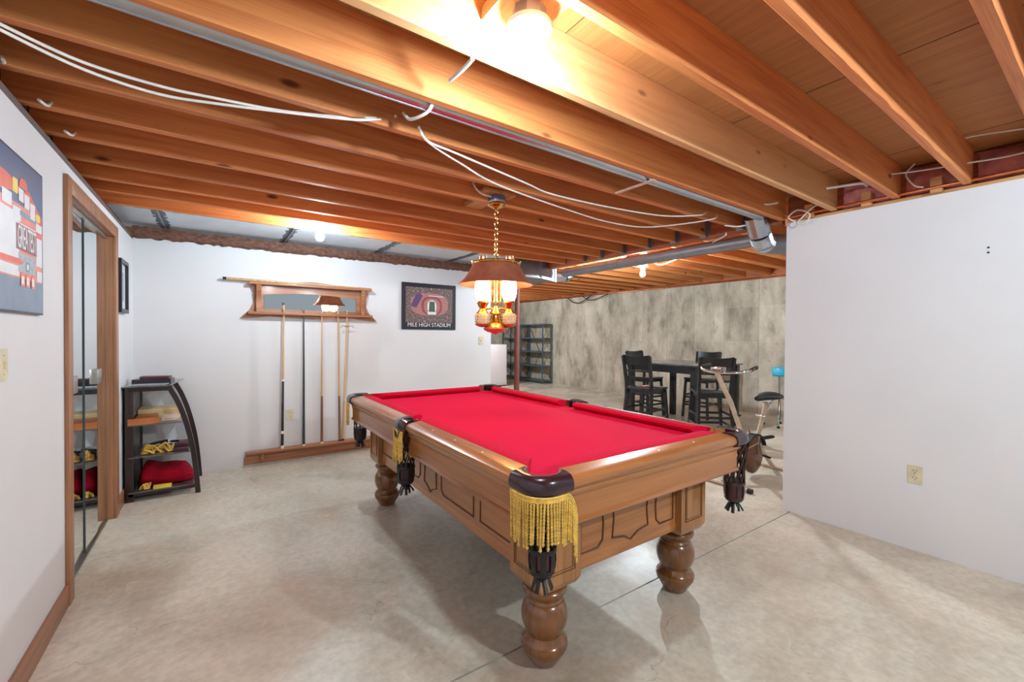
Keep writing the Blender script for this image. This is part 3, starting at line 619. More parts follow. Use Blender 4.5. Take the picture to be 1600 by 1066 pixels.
mb = MB(); pr_ = [(.0, 1.955), (.06, 1.953), (.10, 1.945), (.15, 1.935), (.170, 1.92), (.185, 1.89), (.205, 1.855), (.228, 1.82), (.262, 1.792), (.268, 1.785), (.262, 1.781), (.228, 1.806), (.20, 1.84), (.178, 1.88), (.16, 1.91), (.10, 1.93), (0, 1.94)]
mb.lathe(pr_, n=48); mb.build('shade', M['copper'], lp)
mb = MB(); mb.tube([(.165*math.cos(a), .165*math.sin(a), 1.938) for a in [2*PI*j/40 for j in range(40)]], .008, 8, closed=True)
for j in range(8):
    a = 2*PI*j/8+.2; mb.tube([(.165*math.cos(a), .165*math.sin(a), 1.925), (.175*math.cos(a), .175*math.sin(a), 1.955)], .006, 6)
mb.build('shade_ring', M['brass'], lp)
perp = Vector((math.cos(R(33)), -math.sin(R(33)), 0))
mb = MB(); mb.lathe([(0, 1.95), (.018, 1.94), (.014, 1.9), (.012, 1.70), (.02, 1.66), (.014, 1.63), (.03, 1.60), (.045, 1.585), (.05, 1.57), (0, 1.57)], n=20)
for s_ in (-1, 1):
    mb.tube([perp*s_*.03+Vector((0, 0, 1.93)), perp*s_*.032+Vector((0, 0, 1.62))], .005, 6)
    mb.tube(spline([Vector((0, 0, 1.60)), perp*s_*.04+Vector((0, 0, 1.615)), perp*s_*.09+Vector((0, 0, 1.60))], 5), .007, 8)
mb.build('centre_column', M['brass'], lp)
for s_ in (-1, 1):
    c = perp*s_*.095
    mb = MB(); mb.lathe([(.026, 1.915), (.027, 1.99), (.029, 1.992), (.027, 1.985), (.024, 1.915)], (c.x, c.y, 0), 20); mb.build('chimney_top', M['copper'], lp)
    mb = MB(); mb.lathe([(0, 1.662), (.030, 1.664), (.040, 1.680), (.050, 1.705), (.0555, 1.74), (.0545, 1.775), (.048, 1.82), (.040, 1.86), (.030, 1.90), (0, 1.90)], (c.x, c.y, 0), 28); mb.build('glass_chimney', M['globe'], lp)
    mb = MB(); mb.lathe([(.040, 1.668), (.044, 1.656), (.040, 1.648), (.028, 1.625), (.02, 1.612), (.026, 1.603), (.034, 1.592), (.046, 1.580), (0, 1.578)], (c.x, c.y, 0), 28); mb.build('burner', M['brass'], lp)
    mb = MB(); mb.lathe([(0, 1.580), (.046, 1.579), (.051, 1.56), (.051, 1.52), (.046, 1.505), (0, 1.504)], (c.x, c.y, 0), 28)
    for a in range(14):
        for zz in (1.520, 1.540, 1.560): mb.lathe([(0, -.006), (.005, -.004), (.006, 0), (.005, .004), (0, .006)], (c.x+.052*math.cos(2*PI*a/14), c.y+.052*math.sin(2*PI*a/14), zz), 6)
    mb.build('glass_font', M['amber'], lp)
    mb = MB(); mb.lathe([(.056, 1.505), (.050, 1.495), (.030, 1.484), (.012, 1.480), (0, 1.478)], (c.x, c.y, 0), 24); mb.build('font_base', M['copper'], lp)
mb = MB(); mb.lathe([(0, 1.57), (.035, 1.568), (.040, 1.545), (.052, 1.51), (.066, 1.488), (.082, 1.478), (0, 1.476)], n=32); mb.build('centre_font', M['brass'], lp)
mb = MB(); mb.lathe([(0, 1.477), (.084, 1.477), (.088, 1.470), (.082, 1.458), (.060, 1.446), (.03, 1.440), (.012, 1.432), (0, 1.428)], n=32); mb.build('drip_pan', M['copper'], lp)
mb = MB(); mb.box(1.50, 1.84, 2.675, 2.70, 2.42, 2.50); mb.box(1.50, 1.84, 2.45, 2.965-.0, 2.42, 2.44) if 0 else None
mb.box(1.59, 1.73, 2.68, 2.964, 2.422, 2.455)
mb.box(1.52, 1.78, 2.535, 2.70, 2.422, 2.44)
tag(mb.build('mounting_block', M['blockw']), 'wood board between joists holding the billiard lamp', 'wood block')
cable([(1.52, 2.70, 2.47), (1.49, 2.64, 2.50), (1.46, 2.58, 2.45), (1.50, 2.56, 2.40), (1.60, 2.585, 2.40)], 'white cable looping into the billiard lamp junction box', .007)

# ================================================================== BILLIARD TABLE
TX, TY, HW, HL, LGX, LGY = 1.66, 2.497, .745, 1.335, .474, 1.048
ZO = .015
tb = thing('billiard_table', 'large honey wood billiard table with red cloth and turned legs', 'billiard table', (TX, TY, 0))
def leg(sx, sy):
    cx, cy = sx*LGX, sy*LGY; mb = MB(); h = .11
    mb.box(cx-h, cx+h, cy-h, cy+h, .385, .70, 0)
    lo = [(cx-h, cy-h), (cx+h, cy-h), (cx+h, cy+h), (cx-h, cy+h)]; li = [(cx-h*.86, cy-h*.86), (cx+h*.86, cy-h*.86), (cx+h*.86, cy+h*.86), (cx-h*.86, cy+h*.86)]
    mb.loft([[(x, y, .3855) for x, y in lo], [(x, y, .357) for x, y in li]], closed=True)
    prof = [(0, 0), (.058, 0), (.066, .012), (.082, .038), (.099, .068), (.1035, .085), (.100, .100), (.092, .106), (.089, .116), (.080, .126), (.078, .134), (.085, .148), (.096, .172), (.1015, .20), (.1015, .222), (.096, .248), (.086, .268), (.080, .274), (.082, .282), (.077, .290), (.079, .300), (.092, .312), (.097, .322), (.098, .334), (.092, .342), (.085, .346), (.085, .358)]
    mb.lathe(prof, (cx, cy, 0), 36, 1)
    # U-shaped carved line on every face
    for ax, sg in (('x', -1), ('x', 1), ('y', -1), ('y', 1)):
        def P(u, z):
            return (cx+sg*(h+.0008), cy+u, z) if ax == 'x' else (cx+u, cy+sg*(h+.0008), z)
        mb.tube([P(-.075, .69), P(-.075, .43), P(.075, .43), P(.075, .69)], .0028, 6, 2)
        mb.tube([P(-.064, .69), P(-.064, .441), P(.064, .441), P(.064, .69)], .0018, 6, 2)
    mb.build('leg', [M['tablez'], M['leg'], M['groove']], tb)
for sx in (-1, 1):
    for sy in (-1, 1): leg(sx, sy)
def outline(mb, P, pts, r=.0045, closed=True): mb.tube([P(*q) for q in pts], r, 6, 1, closed=closed)
# panelled frames between the legs
def frame(side):
    mb = MB()
    if side in ('n', 'f'):
        sg = -1 if side == 'n' else 1; y = sg*(LGY+.075)
        mb.box(-LGX+.108, LGX-.108, min(y, y-sg*.035), max(y, y-sg*.035), .385, .70)
        P = lambda u, z: (u, y+sg*.001, z)
        outline(mb, P, [(-.335, .655), (-.335, .455), (-.225, .455), (-.195, .485), (-.19, .56), (-.205, .655)], .0052)
        outline(mb, P, [(.335, .655), (.335, .455), (.225, .455), (.195, .485), (.19, .56), (.205, .655)], .0052)
        outline(mb, P, [(-.13, .655), (-.12, .56), (-.13, .475), (-.05, .462), (0, .435), (.05, .462), (.13, .475), (.12, .56), (.13, .655)], .0052)
        mat = M['tablex']
    else:
        sg = -1 if side == 'l' else 1; x = sg*(LGX+.075)
        mb.box(min(x, x-sg*.035), max(x, x-sg*.035), -LGY+.108, LGY-.108, .385, .70)
        P = lambda u, z: (x+sg*.001, u, z)
        for s_ in (-1, 1):
            outline(mb, P, [(s_*.93, .655), (s_*.93, .47), (s_*.62, .47), (s_*.62, .655)])
            outline(mb, P, [(s_*.55, .655), (s_*.55, .47), (s_*.19, .47), (s_*.16, .50), (s_*.16, .655)])
        outline(mb, P, [(-.095, .655), (-.085, .56), (-.095, .48), (-.03, .458), (0, .432), (.03, .458), (.095, .48), (.085, .56), (.095, .655)])
        mat = M['tabley']
    mb.build('panelled_frame', [mat, M['groove']], tb)
for s_ in 'nflr': frame(s_)
# rails
RAILP = [(.014, .836), (.004, .845), (0, .857), (.004, .872), (.018, .882), (.045, .887), (.085, .891), (.112, .892), (.112, .82), (.03, .82)]
SKIRT = [(.050, .686), (.028, .690), (.024, .697), (.030, .706), (.036, .711), (.036, .795), (.030, .802), (.024, .812), (.024, .834), (.09, .836), (.09, .686)]
CUSH = [(.096, .8925), (.115, .8965), (.155, .898), (.174, .892), (.178, .878), (.150, .852), (.112, .850)]
RAILP = [(d, z+ZO) for d, z in RAILP]; SKIRT = [(d, z+ZO) for d, z in SKIRT]; CUSH = [(d, z+ZO) for d, z in CUSH]
def side_fn(side):
    if side == 'l': return lambda t, d, z: (-HW+d, t, z)
    if side == 'r': return lambda t, d, z: (HW-d, t, z)
    if side == 'n': return lambda t, d, z: (t, -HL+d, z)
    return lambda t, d, z: (t, HL-d, z)
def along(prof, side, t0, t1, mitre0=0, mitre1=0):
    fn = side_fn(side); mb = MB(); d0 = prof[0][0]
    n = 12
    secs = []
    for i in range(n+1):
        u = i/n; secs.append([fn((t0+mitre0*(d-.112 if mitre0 or mitre1 else 0))*(1-u)+(t1-mitre1*(d-.112 if mitre0 or mitre1 else 0))*u, d, z) for d, z in prof])
    mb.loft(secs, closed=True); return mb
cg, sg_ = .200, .080
for side, t0, t1, e0, e1 in (('l', -HL+cg, -sg_, 1, .35), ('l', sg_, HL-cg, .35, 1), ('r', -HL+cg, -sg_, 1, .35), ('r', sg_, HL-cg, .35, 1), ('n', -HW+cg, HW-cg, 1, 1), ('f', -HW+cg, HW-cg, 1, 1)):
    m = M['tablex'] if side in 'nf' else M['tabley']
    rail = along(RAILP, side, t0, t1, 1 if e0 == 1 else 0, 1 if e1 == 1 else 0).build('rail', m, tb)
    along(CUSH, side, t0+(0 if e0 == 1 else -.014), t1-(0 if e1 == 1 else -.014), e0*1.0, e1*1.0).build('cushion', M['cushion'], tb)
    fn = side_fn(side); k = 3
    for j in range(k):
        t = t0+(t1-t0)*(j+1)/(k+1); p = fn(t, .055, .8885+ZO)
        mb = MB(); mb.lathe([(0, .0015), (.005, .001), (.0055, -.003), (0, -.003)], p, 10); mb.build('sight_dot', M['ivory'], rail)
for side, t0, t1 in (('l', -HL+.10, -.045), ('l', .045, HL-.10), ('r', -HL+.10, -.045), ('r', .045, HL-.10), ('n', -HW+.10, HW-.10), ('f', -HW+.10, HW-.10)):
    along(SKIRT, side, t0, t1).build('skirt_board', M['tablex'] if side in 'nf' else M['tabley'], tb)
# slate and cloth
def bed_outline(d, cr, srad):
    pts = []; cs = [(-1, -1), (1, -1), (1, 1), (-1, 1)]
    x0, y0 = HW-d, HL-d
    def corner(sx, sy, a0):
        cx, cy = sx*(HW-.115), sy*(HL-.115)
        out = []
        for j in range(9):
            a = a0-j*PI/2/8*1.0
            out.append((cx+cr*math.cos(a), cy+cr*math.sin(a)))
        return out
    pts += [(-x0+.06, -y0)]  # bottom edge start
    pts = []
    # near-left, near-right, far-right, far-left: concave bites around each hole centre
    for sx, sy, a0, a1 in ((-1, -1, 95, -5), (1, -1, 185, 85), (1, 1, 275, 175), (-1, 1, 365, 265)):
        cx, cy = sx*(HW-.108), sy*(HL-.108)
        for j in range(11):
            a = R(a0+(a1-a0)*j/10); pts.append((cx+cr*math.cos(a), cy+cr*math.sin(a)))
        if sx == 1 and sy == -1:
            for j in range(9):
                a = R(-90-180*j/8-0); pts.append((HW-.075+srad*math.cos(a)*1.0, 0+srad*math.sin(a)))
        if sx == -1 and sy == 1:
            for j in range(9):
                a = R(90-180*j/8); pts.append((-HW+.075+srad*math.cos(a), srad*math.sin(a)))
    return pts
mb = MB(); mb.prism(bed_outline(.1, .058, .045), lambda u, v, d: (u, v, d), .80+ZO, .849+ZO); mb.build('bed_cloth', M['cloth'], tb)
mb = MB(); mb.prism(bed_outline(.1, .066, .05), lambda u, v, d: (u, v, d), .69+ZO, .7995+ZO); mb.build('slate', M['black'], tb)
# pockets
def iron(kind, sx, sy):
    mb = MB(); secs = []; n = 18
    for i in range(n+1):
        t = i/n
        if kind == 'corner':
            hx, hy, rI = HW-.108, HL-.108, .068
            a = R(160-230*t); ix, iy = hx+rI*math.cos(a), hy+rI*math.sin(a)
            rc = .085; s_ = t*2-1
            L1 = .082; tot = L1*2+rc*PI/2; q = t*tot
            if q < L1: ox, oy = HW-rc-L1+q, HL; nx, ny = 0, 1
            elif q > tot-L1: ox, oy = HW, HL-rc-(q-(tot-L1)); nx, ny = 1, 0
            else:
                aa = PI/2-(q-L1)/rc; ox, oy = HW-rc+rc*math.cos(aa), HL-rc+rc*math.sin(aa); nx, ny = math.cos(aa), math.sin(aa)
        else:
            hx, hy, rI = HW-.062, 0, .050
            a = R(128-256*t); ix, iy = hx+rI*math.cos(a), hy+rI*math.sin(a)
            ox, oy = HW+.010*math.sin(PI*t), .082-.164*t; nx, ny = 1, 0
        def P(k, z, off=0): return (sx*(ox+(ix-ox)*k+nx*off), sy*(oy+(iy-oy)*k+ny*off), z+ZO)
        secs.append([P(0, .832, -.004), P(0, .838, .004), P(0, .858, .008), P(0, .880, .003), P(.15, .893), P(.45, .899), P(.85, .898), P(1, .892), P(1, .82), P(.5, .82)])
    mb.loft(secs, closed=True)
    tube_in = [s[7] for s in secs]; mb.tube(tube_in, .004, 6, 1)
    return mb.build('pocket_iron', [M['leather'], M['seam']], tb)
def net(sx, sy, hx, hy, zb=.50):
    cx, cy = sx*hx, sy*hy
    mb = MB(); rt, rb, zt, zc = .072, .05, .850, .62
    ns = 10
    for d in (-1, 1):
        for k in range(ns):
            pts = []
            for j in range(9):
                t = j/8; a = 2*PI*k/ns+d*t*1.35; r_ = rt*(1-t)+.05*t-.010*math.sin(PI*t); pts.append((cx+r_*math.cos(a), cy+r_*math.sin(a), zt+(zc-zt)*t))
            mb.tube(pts, .0062, 6, 0, flat=.5)
    # cup with slots
    slots = 8
    for k in range(slots):
        a0, a1 = 2*PI*k/slots, 2*PI*(k+.55)/slots
        secs = []
        for j in range(5):
            a = a0+(a1-a0)*j/4; prof = [(.052, zc), (.054, .58), (.051, .55), (.040, .525)]
            secs.append([(cx+r_*math.cos(a), cy+r_*math.sin(a), z) for r_, z in prof]+[(cx+(r_-.005)*math.cos(a), cy+(r_-.005)*math.sin(a), z) for r_, z in prof[::-1]])
        mb.loft(secs, closed=True)
    mb.lathe([(.054, zc+.008), (.056, zc), (.054, zc-.010), (.050, zc-.008), (.050, zc+.006)], (cx, cy, 0), 20)
    mb.lathe([(.048, .548), (.050, .535), (.040, .520), (.020, .512), (0, .512)], (cx, cy, 0), 20)
    mb.lathe([(.046, .62), (.045, .55), (.030, .53), (0, .528)], (cx, cy, 0), 16, 1)
    n_ = mb.build('net_pocket', [M['net'] if sx > 0 else M['black'], M['boxplum']], tb, ang=50)
    for k in range(9):
        a = 2*PI*k/9+random.random()*.3; e = .035+random.random()*.02; mb = MB()
        mb.tube(spline([(cx+.012*math.cos(a), cy+.012*math.sin(a), .516), (cx+.028*math.cos(a), cy+.028*math.sin(a), .50), (cx+e*math.cos(a), cy+e*math.sin(a), .462+random.random()*.012)], 4), .0085, 6, flat=.45)
        mb.build('leather_strip', M['black'], n_)
# twisted bullion cords (three lengths, shared meshes)
def cord_mesh(L, name):
    n, k = 10, int(L/.0022); bm = bmesh.new(); rings = []
    for i in range(k+1):
        z = -L*i/k; ring = []
        for j in range(n):
            a = 2*PI*j/n; r_ = .0042*(1+.34*math.cos(2*a-z*520)) * (1 if i < k-4 else (1.25 if i < k-1 else .7)); ring.append(bm.verts.new((S*r_*math.cos(a), S*r_*math.sin(a), S*z)))
        rings.append(ring)
    for i in range(k):
        for j in range(n): bm.faces.new([rings[i][j], rings[i][(j+1) % n], rings[i+1][(j+1) % n], rings[i+1][j]])
    bm.faces.new(rings[0]); bm.faces.new(rings[-1]); bmesh.ops.recalc_face_normals(bm, faces=bm.faces)
    for f_ in bm.faces: f_.smooth = True
    me = bpy.data.meshes.new(name); bm.to_mesh(me); bm.free(); me.materials.append(M['gold']); return me
CORDS = [cord_mesh(.156, 'fringe_cord'), cord_mesh(.166, 'fringe_cord'), cord_mesh(.176, 'fringe_cord')]
def fringe(path, nc, hdr=.017, longc=1.0):
    """path: polyline of header top (table-local)."""
    P = spline(path, 8); mb = MB(); secs = []
    for p in P: secs.append([p+Vector((0, 0, 0)), p+Vector((0, 0, -hdr))])
    for off in (0,):
        mb.tube([p+Vector((0, 0, -.002)) for p in P], .004, 6); mb.tube([p+Vector((0, 0, -hdr)) for p in P], .0045, 6)
        for q in range(1, 3): mb.tube([p+Vector((0, 0, -hdr*q/3)) for p in P], .0040, 5)
    fr = mb.build('fringe', M['gold'], tb)
    L_t = [0]
    for i in range(1, len(P)): L_t.append(L_t[-1]+(P[i]-P[i-1]).length)
    for c in range(nc):
        d = L_t[-1]*(c+.5)/nc; i = max(1, next(k for k in range(len(L_t)) if L_t[k] >= d)); t = (d-L_t[i-1])/(L_t[i]-L_t[i-1]+1e-9)
        p = P[i-1].lerp(P[i], t)+Vector((0, 0, -hdr+.002))
        o = bpy.data.objects.new('fringe_cord', random.choice(CORDS)); C.objects.link(o); o.parent = fr; o.location = p*S
        o.rotation_euler = (random.uniform(-.03, .03), random.uniform(-.04, .04), random.uniform(0, 3)); o.scale = (1, 1, longc)
for sx in (-1, 1):
    for sy in (-1, 1): iron('corner', sx, sy); net(sx, sy, HW-(.100 if sx < 0 else .050), HL-(.095 if sx < 0 else .075))
    iron('side', sx, 1); net(sx, 1, HW-.035, 0)
def arc_path(sx, sy, off=.006, z=.847, a0=0, a1=1):
    rc = .085; out = []
    for j in range(9):
        t = a0+(a1-a0)*j/8; L1 = .070; tot = 2*L1+rc*PI/2; q = t*tot
        if q < L1: x, y = HW-rc-L1+q, HL+off
        elif q > tot-L1: x, y = HW+off, HL-rc-(q-(tot-L1))
        else: aa = PI/2-(q-L1)/rc; x, y = HW-rc+(rc+off)*math.cos(aa), HL-rc+(rc+off)*math.sin(aa)
        out.append(Vector((sx*x, sy*y, z)))
    return out
# near left corner: fringe torn loose at its right end and hanging down
pth = arc_path(-1, -1)[::-1]
pth = pth[:-1]+[pth[-1]+Vector((-.008, 0, -.004)), pth[-1]+Vector((.012, -.004, -.040)), pth[-1]+Vector((.022, -.006, -.085))]
fringe(pth, 30)
fringe([(-HW-.016, .072, .848), (-HW-.022, .02, .847), (-HW-.022, -.02, .847), (-HW-.016, -.072, .848)], 16)
pth = arc_path(-1, 1, a0=.45, a1=1); fringe(pth, 12)

# ================================================================== CUE RACK (wall part)
yw = YB
rk = thing('cue_rack', 'wooden wall cue rack with a long mirror, above the standing cues', 'cue rack', (0, yw, 0))
def wallp(u, v, d): return (u, -d, v)
mb = MB()
# backboard with concave ends and wavy bottom
pts = [(.30, 1.93), (.335, 1.86), (.335, 1.76), (.30, 1.68), (.23, 1.61), (.21, 1.585), (.38, 1.598), (.48, 1.612), (.65, 1.605), (.92, 1.590), (1.19, 1.605), (1.36, 1.612), (1.46, 1.598), (1.64, 1.582), (1.62, 1.61), (1.55, 1.68), (1.515, 1.76), (1.515, 1.86), (1.55, 1.93)]
mb.prism(pts, wallp, 0, .022); mb.build('backboard', M['trimx'], rk)
mb = MB()
mb.prism([(.345, 1.66), (.425, 1.66), (.425, 1.94), (.345, 1.94)], wallp, .022, .040); mb.prism([(1.395, 1.66), (1.505, 1.66), (1.505, 1.94), (1.395, 1.94)], wallp, .022, .040)
top = [(.425, 1.94)]+[(.425+.97*j/12, 1.845+.030*math.sin(PI*j/12)) for j in range(13)]+[(1.395, 1.94)]
mb.prism(top, wallp, .022, .038); mb.prism([(.425, 1.645), (1.395, 1.645), (1.395, 1.69), (.425, 1.69)], wallp, .022, .038)
mb.build('mirror_frame', M['trimx'], rk)
mb = MB(); mb.prism([(.43, 1.685), (1.39, 1.685), (1.39, 1.88), (.43, 1.88)], lambda u, v, d: (u, -d-(v-1.685)*.027, v), .023, .027); mb.build('mirror', M['mirror'], rk)
mb = MB(); mb.box(.29, 1.56, -.115, 0, 1.945, 1.972, bev=.005); mb.prism([(.31, 1.972), (.92, 2.015), (1.53, 1.972)], wallp, 0, .02); mb.build('top_shelf', M['trimx'], rk)
mb = MB(); mb.box(.28, 1.57, -.112, -.097, 1.628, 1.655, bev=.003); mb.box(.28, 1.57, -.073, 0, 1.628, 1.655); mb.box(.28, .30, -.0975, -.0725, 1.628, 1.655); mb.box(1.55, 1.57, -.0975, -.0725, 1.628, 1.655)
mb.build('cue_shelf', M['trimx'], rk)
for x in (.355, 1.44):
    mb = MB(); mb.prism([(.0, 1.655), (.075, 1.655), (.055, 1.70), (.045, 1.76), (.06, 1.82), (.085, 1.88), (.075, 1.90), (.09, 1.945), (0, 1.945)], lambda u, v, d: (x+d, -.022-u, v), 0, .045); mb.build('corbel', M['trimx'], rk)
# floor part
lr = thing('cue_rail', 'low wooden cue rest on two blocks along the foot of the back wall', 'cue rack', (0, yw, 0))
mb = MB(); mb.box(.245, 1.80, -.018, 0, .02, .10, bev=.003); mb.build('back_strip', M['trimx'], lr)
mb = MB(); mb.box(.26, 1.80, -.105, 0, .142, .166, bev=.004); mb.box(.26, 1.80, -.018, 0, .10, .142); mb.build('ledge', M['trimx'], lr)
for x in (.40, 1.42):
    mb = MB(); mb.prism([(0, .04), (.02, .04), (.03, .07), (.05, .10), (.04, .12), (.07, .142), (0, .142)], lambda u, v, d: (x+d, -.018-u, v), 0, .03); mb.build('bracket', M['trimx'], lr)
# ================================================================== CUES
def cue(a, b, label, secs, tip=True, lab_mats=None):
    """a = butt, b = tip; secs: (fraction_end, material)"""
    t = thing('pool_cue', label, 'pool cue', a, 0, 'pool cues')
    A = Vector((0, 0, 0)); B = Vector(b)-Vector(a); q = 0
    names = ['butt', 'wrap', 'shaft', 'ferrule', 'collar', 'point']
    for nm, e, m in secs:
        mb = MB(); r0_, r1_ = .0155-.0095*q, .0155-.0095*e; p0, p1 = A.lerp(B, q), A.lerp(B, e)
        mb.tube([p0, p1], [r0_, r1_], 12); mb.build(nm, M[m], t); q = e
    return t
yc = yw-.075
cue((.60, yc, .167), (.615, yw-.085, 1.765), 'pool cue with black butt and pale shaft, leftmost in the wall rack', [('bumper', .02, 'ivory'), ('butt', .10, 'cue_b'), ('ring', .12, 'ivory'), ('sleeve', .30, 'cue_b'), ('wrap', .46, 'cue_g'), ('collar', .475, 'ivory'), ('shaft', .985, 'cue_l'), ('tip', 1, 'cue_b')])
cue((.815, yc, .167), (.812, yw-.085, 1.70), 'all dark pool cue, second from left in the wall rack', [('bumper', .01, 'ivory'), ('butt', .5, 'cue_g'), ('shaft', 1, 'cue_g')])
cue((1.005, yc, .167), (1.0, yw-.085, 1.68), 'slim maple pool cue with brown butt, middle of the wall rack', [('bumper', .012, 'ivory'), ('butt', .36, 'cue_t'), ('shaft', 1, 'cue_l')])
cue((1.20, yc, .167), (1.175, yw-.085, 1.745), 'pool cue with long walnut butt, second from right in the wall rack', [('bumper', .012, 'cue_b'), ('butt', .34, 'cue_t'), ('shaft', .985, 'cue_l'), ('tip', 1, 'ivory')])
br = cue((1.235, yc, .167), (1.28, yw-.085, 1.71), 'bridge stick with a small cross-shaped head, rightmost in the wall rack', [('bumper', .015, 'cue_b'), ('butt', .3, 'cue_l'), ('shaft', 1, 'cue_l')])
mb = MB()
hx = Vector((.045, -.014, 1.34))
for dx in (-.055, -.03, 0, .03, .055): mb.tube([hx+Vector((0, 0, 0)), hx+Vector((dx, 0, .018 if dx else .03))], .004, 6)
mb.tube([hx+Vector((-.055, 0, .018)), hx+Vector((-.075, 0, -.01))], .004, 6); mb.tube([hx+Vector((.055, 0, .018)), hx+Vector((.075, 0, -.01))], .004, 6)
mb.build('bridge_head', M['brass'], br)
cue((.06, yw-.06, 1.990), (1.56, yw-.085, 1.981), 'pale pool cue lying flat on top of the wall rack', [('bumper', .02, 'cue_b'), ('butt', .4, 'cue_l'), ('shaft', 1, 'cue_l')])

# ================================================================== PICTURES
ps = thing('stadium_poster', 'black framed aerial stadium photo with white lettering on the back wall', 'picture', (2.355, YB, 1.80))
def pp(u, v, d): return (u, -d, v)
hw_, hh_ = .385, .305
mb = MB(); mb.prism([(-hw_, -hh_), (hw_, -hh_), (hw_, hh_), (-hw_, hh_)], pp, 0, .018); mb.build('frame', M['frame'], ps)
px0, px1, pz0, pz1 = -.335, .335, -.265, .250
mb = MB(); mb.prism([(px0, pz0+.05), (px1, pz0+.05), (px1, pz1), (px0, pz1)], pp, .018, .0195, 0)
def ell(cx, cz, rx, rz, a0=0, a1=360, n=28, pw=2.6):
    out = []
    for j in range(n+1 if a1-a0 < 360 else n):
        a = R(a0+(a1-a0)*j/n); c_, s_ = math.cos(a), math.sin(a)
        out.append((cx+rx*abs(c_)**(2/pw)*(1 if c_ > 0 else -1), cz+rz*abs(s_)**(2/pw)*(1 if s_ > 0 else -1)))
    return out
mb.prism(ell(0, .03, .27, .15), pp, .0195, .0200, 1)
mb.prism([(-.27, .0), (-.19, -.02), (-.10, .14), (-.13, .17), (-.20, .15)], pp, .0200, .0203, 3)
mb.prism(ell(.03, .01, .15, .125), pp, .0200, .0204, 2)
mb.prism(ell(.03, .005, .115, .105), pp, .0204, .0207, 1)
mb.prism(ell(.03, .0, .065, .085), pp, .0207, .0210, 5)
mb.prism([(-.015, -.07), (.075, -.07), (.07, .07), (-.005, .07)], pp, .0210, .0213, 4)
mb.prism([(-.03, -.105), (.09, -.105), (.09, -.068), (-.03, -.068)], pp, .0213, .0216, 5)
mb.prism([(-.02, .14), (.20, .135), (.20, .143), (-.02, .148)], pp, .0205, .0208, 5)
random.seed(2)
for j in range(70):
    a = random.uniform(px0+.01, px1-.02); b2 = random.choice([random.uniform(pz0+.06, -.12), random.uniform(.18, pz1-.01)]) if abs(a) < .26 else random.uniform(pz0+.06, pz1-.01)
    s_ = random.uniform(.004, .012); mb.prism([(a, b2), (a+s_, b2+s_*.3), (a+s_*.8, b2+s_), (a-s_*.1, b2+s_*.6)], pp, .0195, .0199, random.choice([5, 5, 2, 6]))
mb.build('print', [M['aerial'], M['stand1'], M['stand2'], M['stand3'], M['turf'], M['paper'], M['boxdark']], ps, smooth=False)
textmesh('lettering', 'MILE HIGH STADIUM', .072, M['paper'], ps, lambda u, v, d: (u, -.0195-d, v-.268), .93)

pl = thing('collage_poster', 'large framed poster in navy, orange and white on the left wall', 'picture', (XL, 2.44, 1.80))
def lpn(u, v, d): return (d, u, v)          # u along +y, v up, d out of the wall
mb = MB(); mb.prism([(-.30, -.305), (.295, -.305), (.295, .305), (-.30, .305)], lpn, 0, .014); mb.build('frame', M['frame'], pl)
mb = MB(); A_ = lambda p, d, m: mb.prism(p, lpn, d-.0004, d, m)
def rect(a, b2, c, d): return [(a, c), (b2, c), (b2, d), (a, d)]
A_(rect(-.292, .287, -.297, .297), .0146, 0)
A_(rect(-.292, .287, -.297, -.165), .0150, 6)
A_(rect(-.292, .275, -.17, .115), .0154, 2)
A_([(-.292, .11), (.0, .16), (.08, .13), (.20, .115), (.275, .07), (.275, .11), (.2, .15), (.12, .19), (.06, .175), (-.1, .205), (-.292, .21)], .0158, 1)
A_(ell(.06, .185, .045, .04, 0, 180), .0160, 1)
for a, b2, c, d, m in ((-.05, .0, .15, .205, 4), (.01, .06, .13, .18, 3), (.07, .125, .115, .17, 3), (.135, .19, .085, .15, 3), (.20, .25, .09, .12, 4), (-.15, -.06, .09, .14, 3), (-.05, .03, .05, .10, 3), (.02, .20, .075, .095, 6), (-.292, .01, -.12, .08, 3), (.20, .275, -.10, .08, 3), (-.292, .01, -.165, -.125, 3), (.21, .275, -.165, -.12, 3), (.0, .19, -.145, -.07, 5), (.02, .195, .045, .0, 3)):
    A_(rect(a, b2, min(c, d), max(c, d)), .0162+.00002*(a+1), m)
A_(rect(-.02, .205, -.06, .04), .0165, 7)
A_(rect(.195, .285, .02, .045), .0166, 1)
A_([(-.292, -.10), (.02, -.095), (.055, -.108), (.02, -.118), (-.292, -.12)], .0168, 1)
A_(ell(.10, -.118, .022, .022, pw=2), .0168, 6); A_(ell(.10, -.118, .012, .012, pw=2), .0170, 3)
for a in (.045, .10, .16): A_([(a-.022, -.20), (a+.02, -.20), (a+.022, -.155), (a, -.145), (a-.02, -.155)], .0170, 2); A_(rect(a-.012, a+.010, -.190, -.160), .0172, 3)
mb.build('print', [M['navy'], M['orange'], M['coral'], M['paper'], M['yellow'], M['greyp'], M['bluep'], M['stand2']], pl, smooth=False)
textmesh('lettering', 'GREATEST', .075, M['paper'], pl, lambda u, v, d: (.0176+d, -u*.0+u*.58+.09, v*1.7-.052), 1)

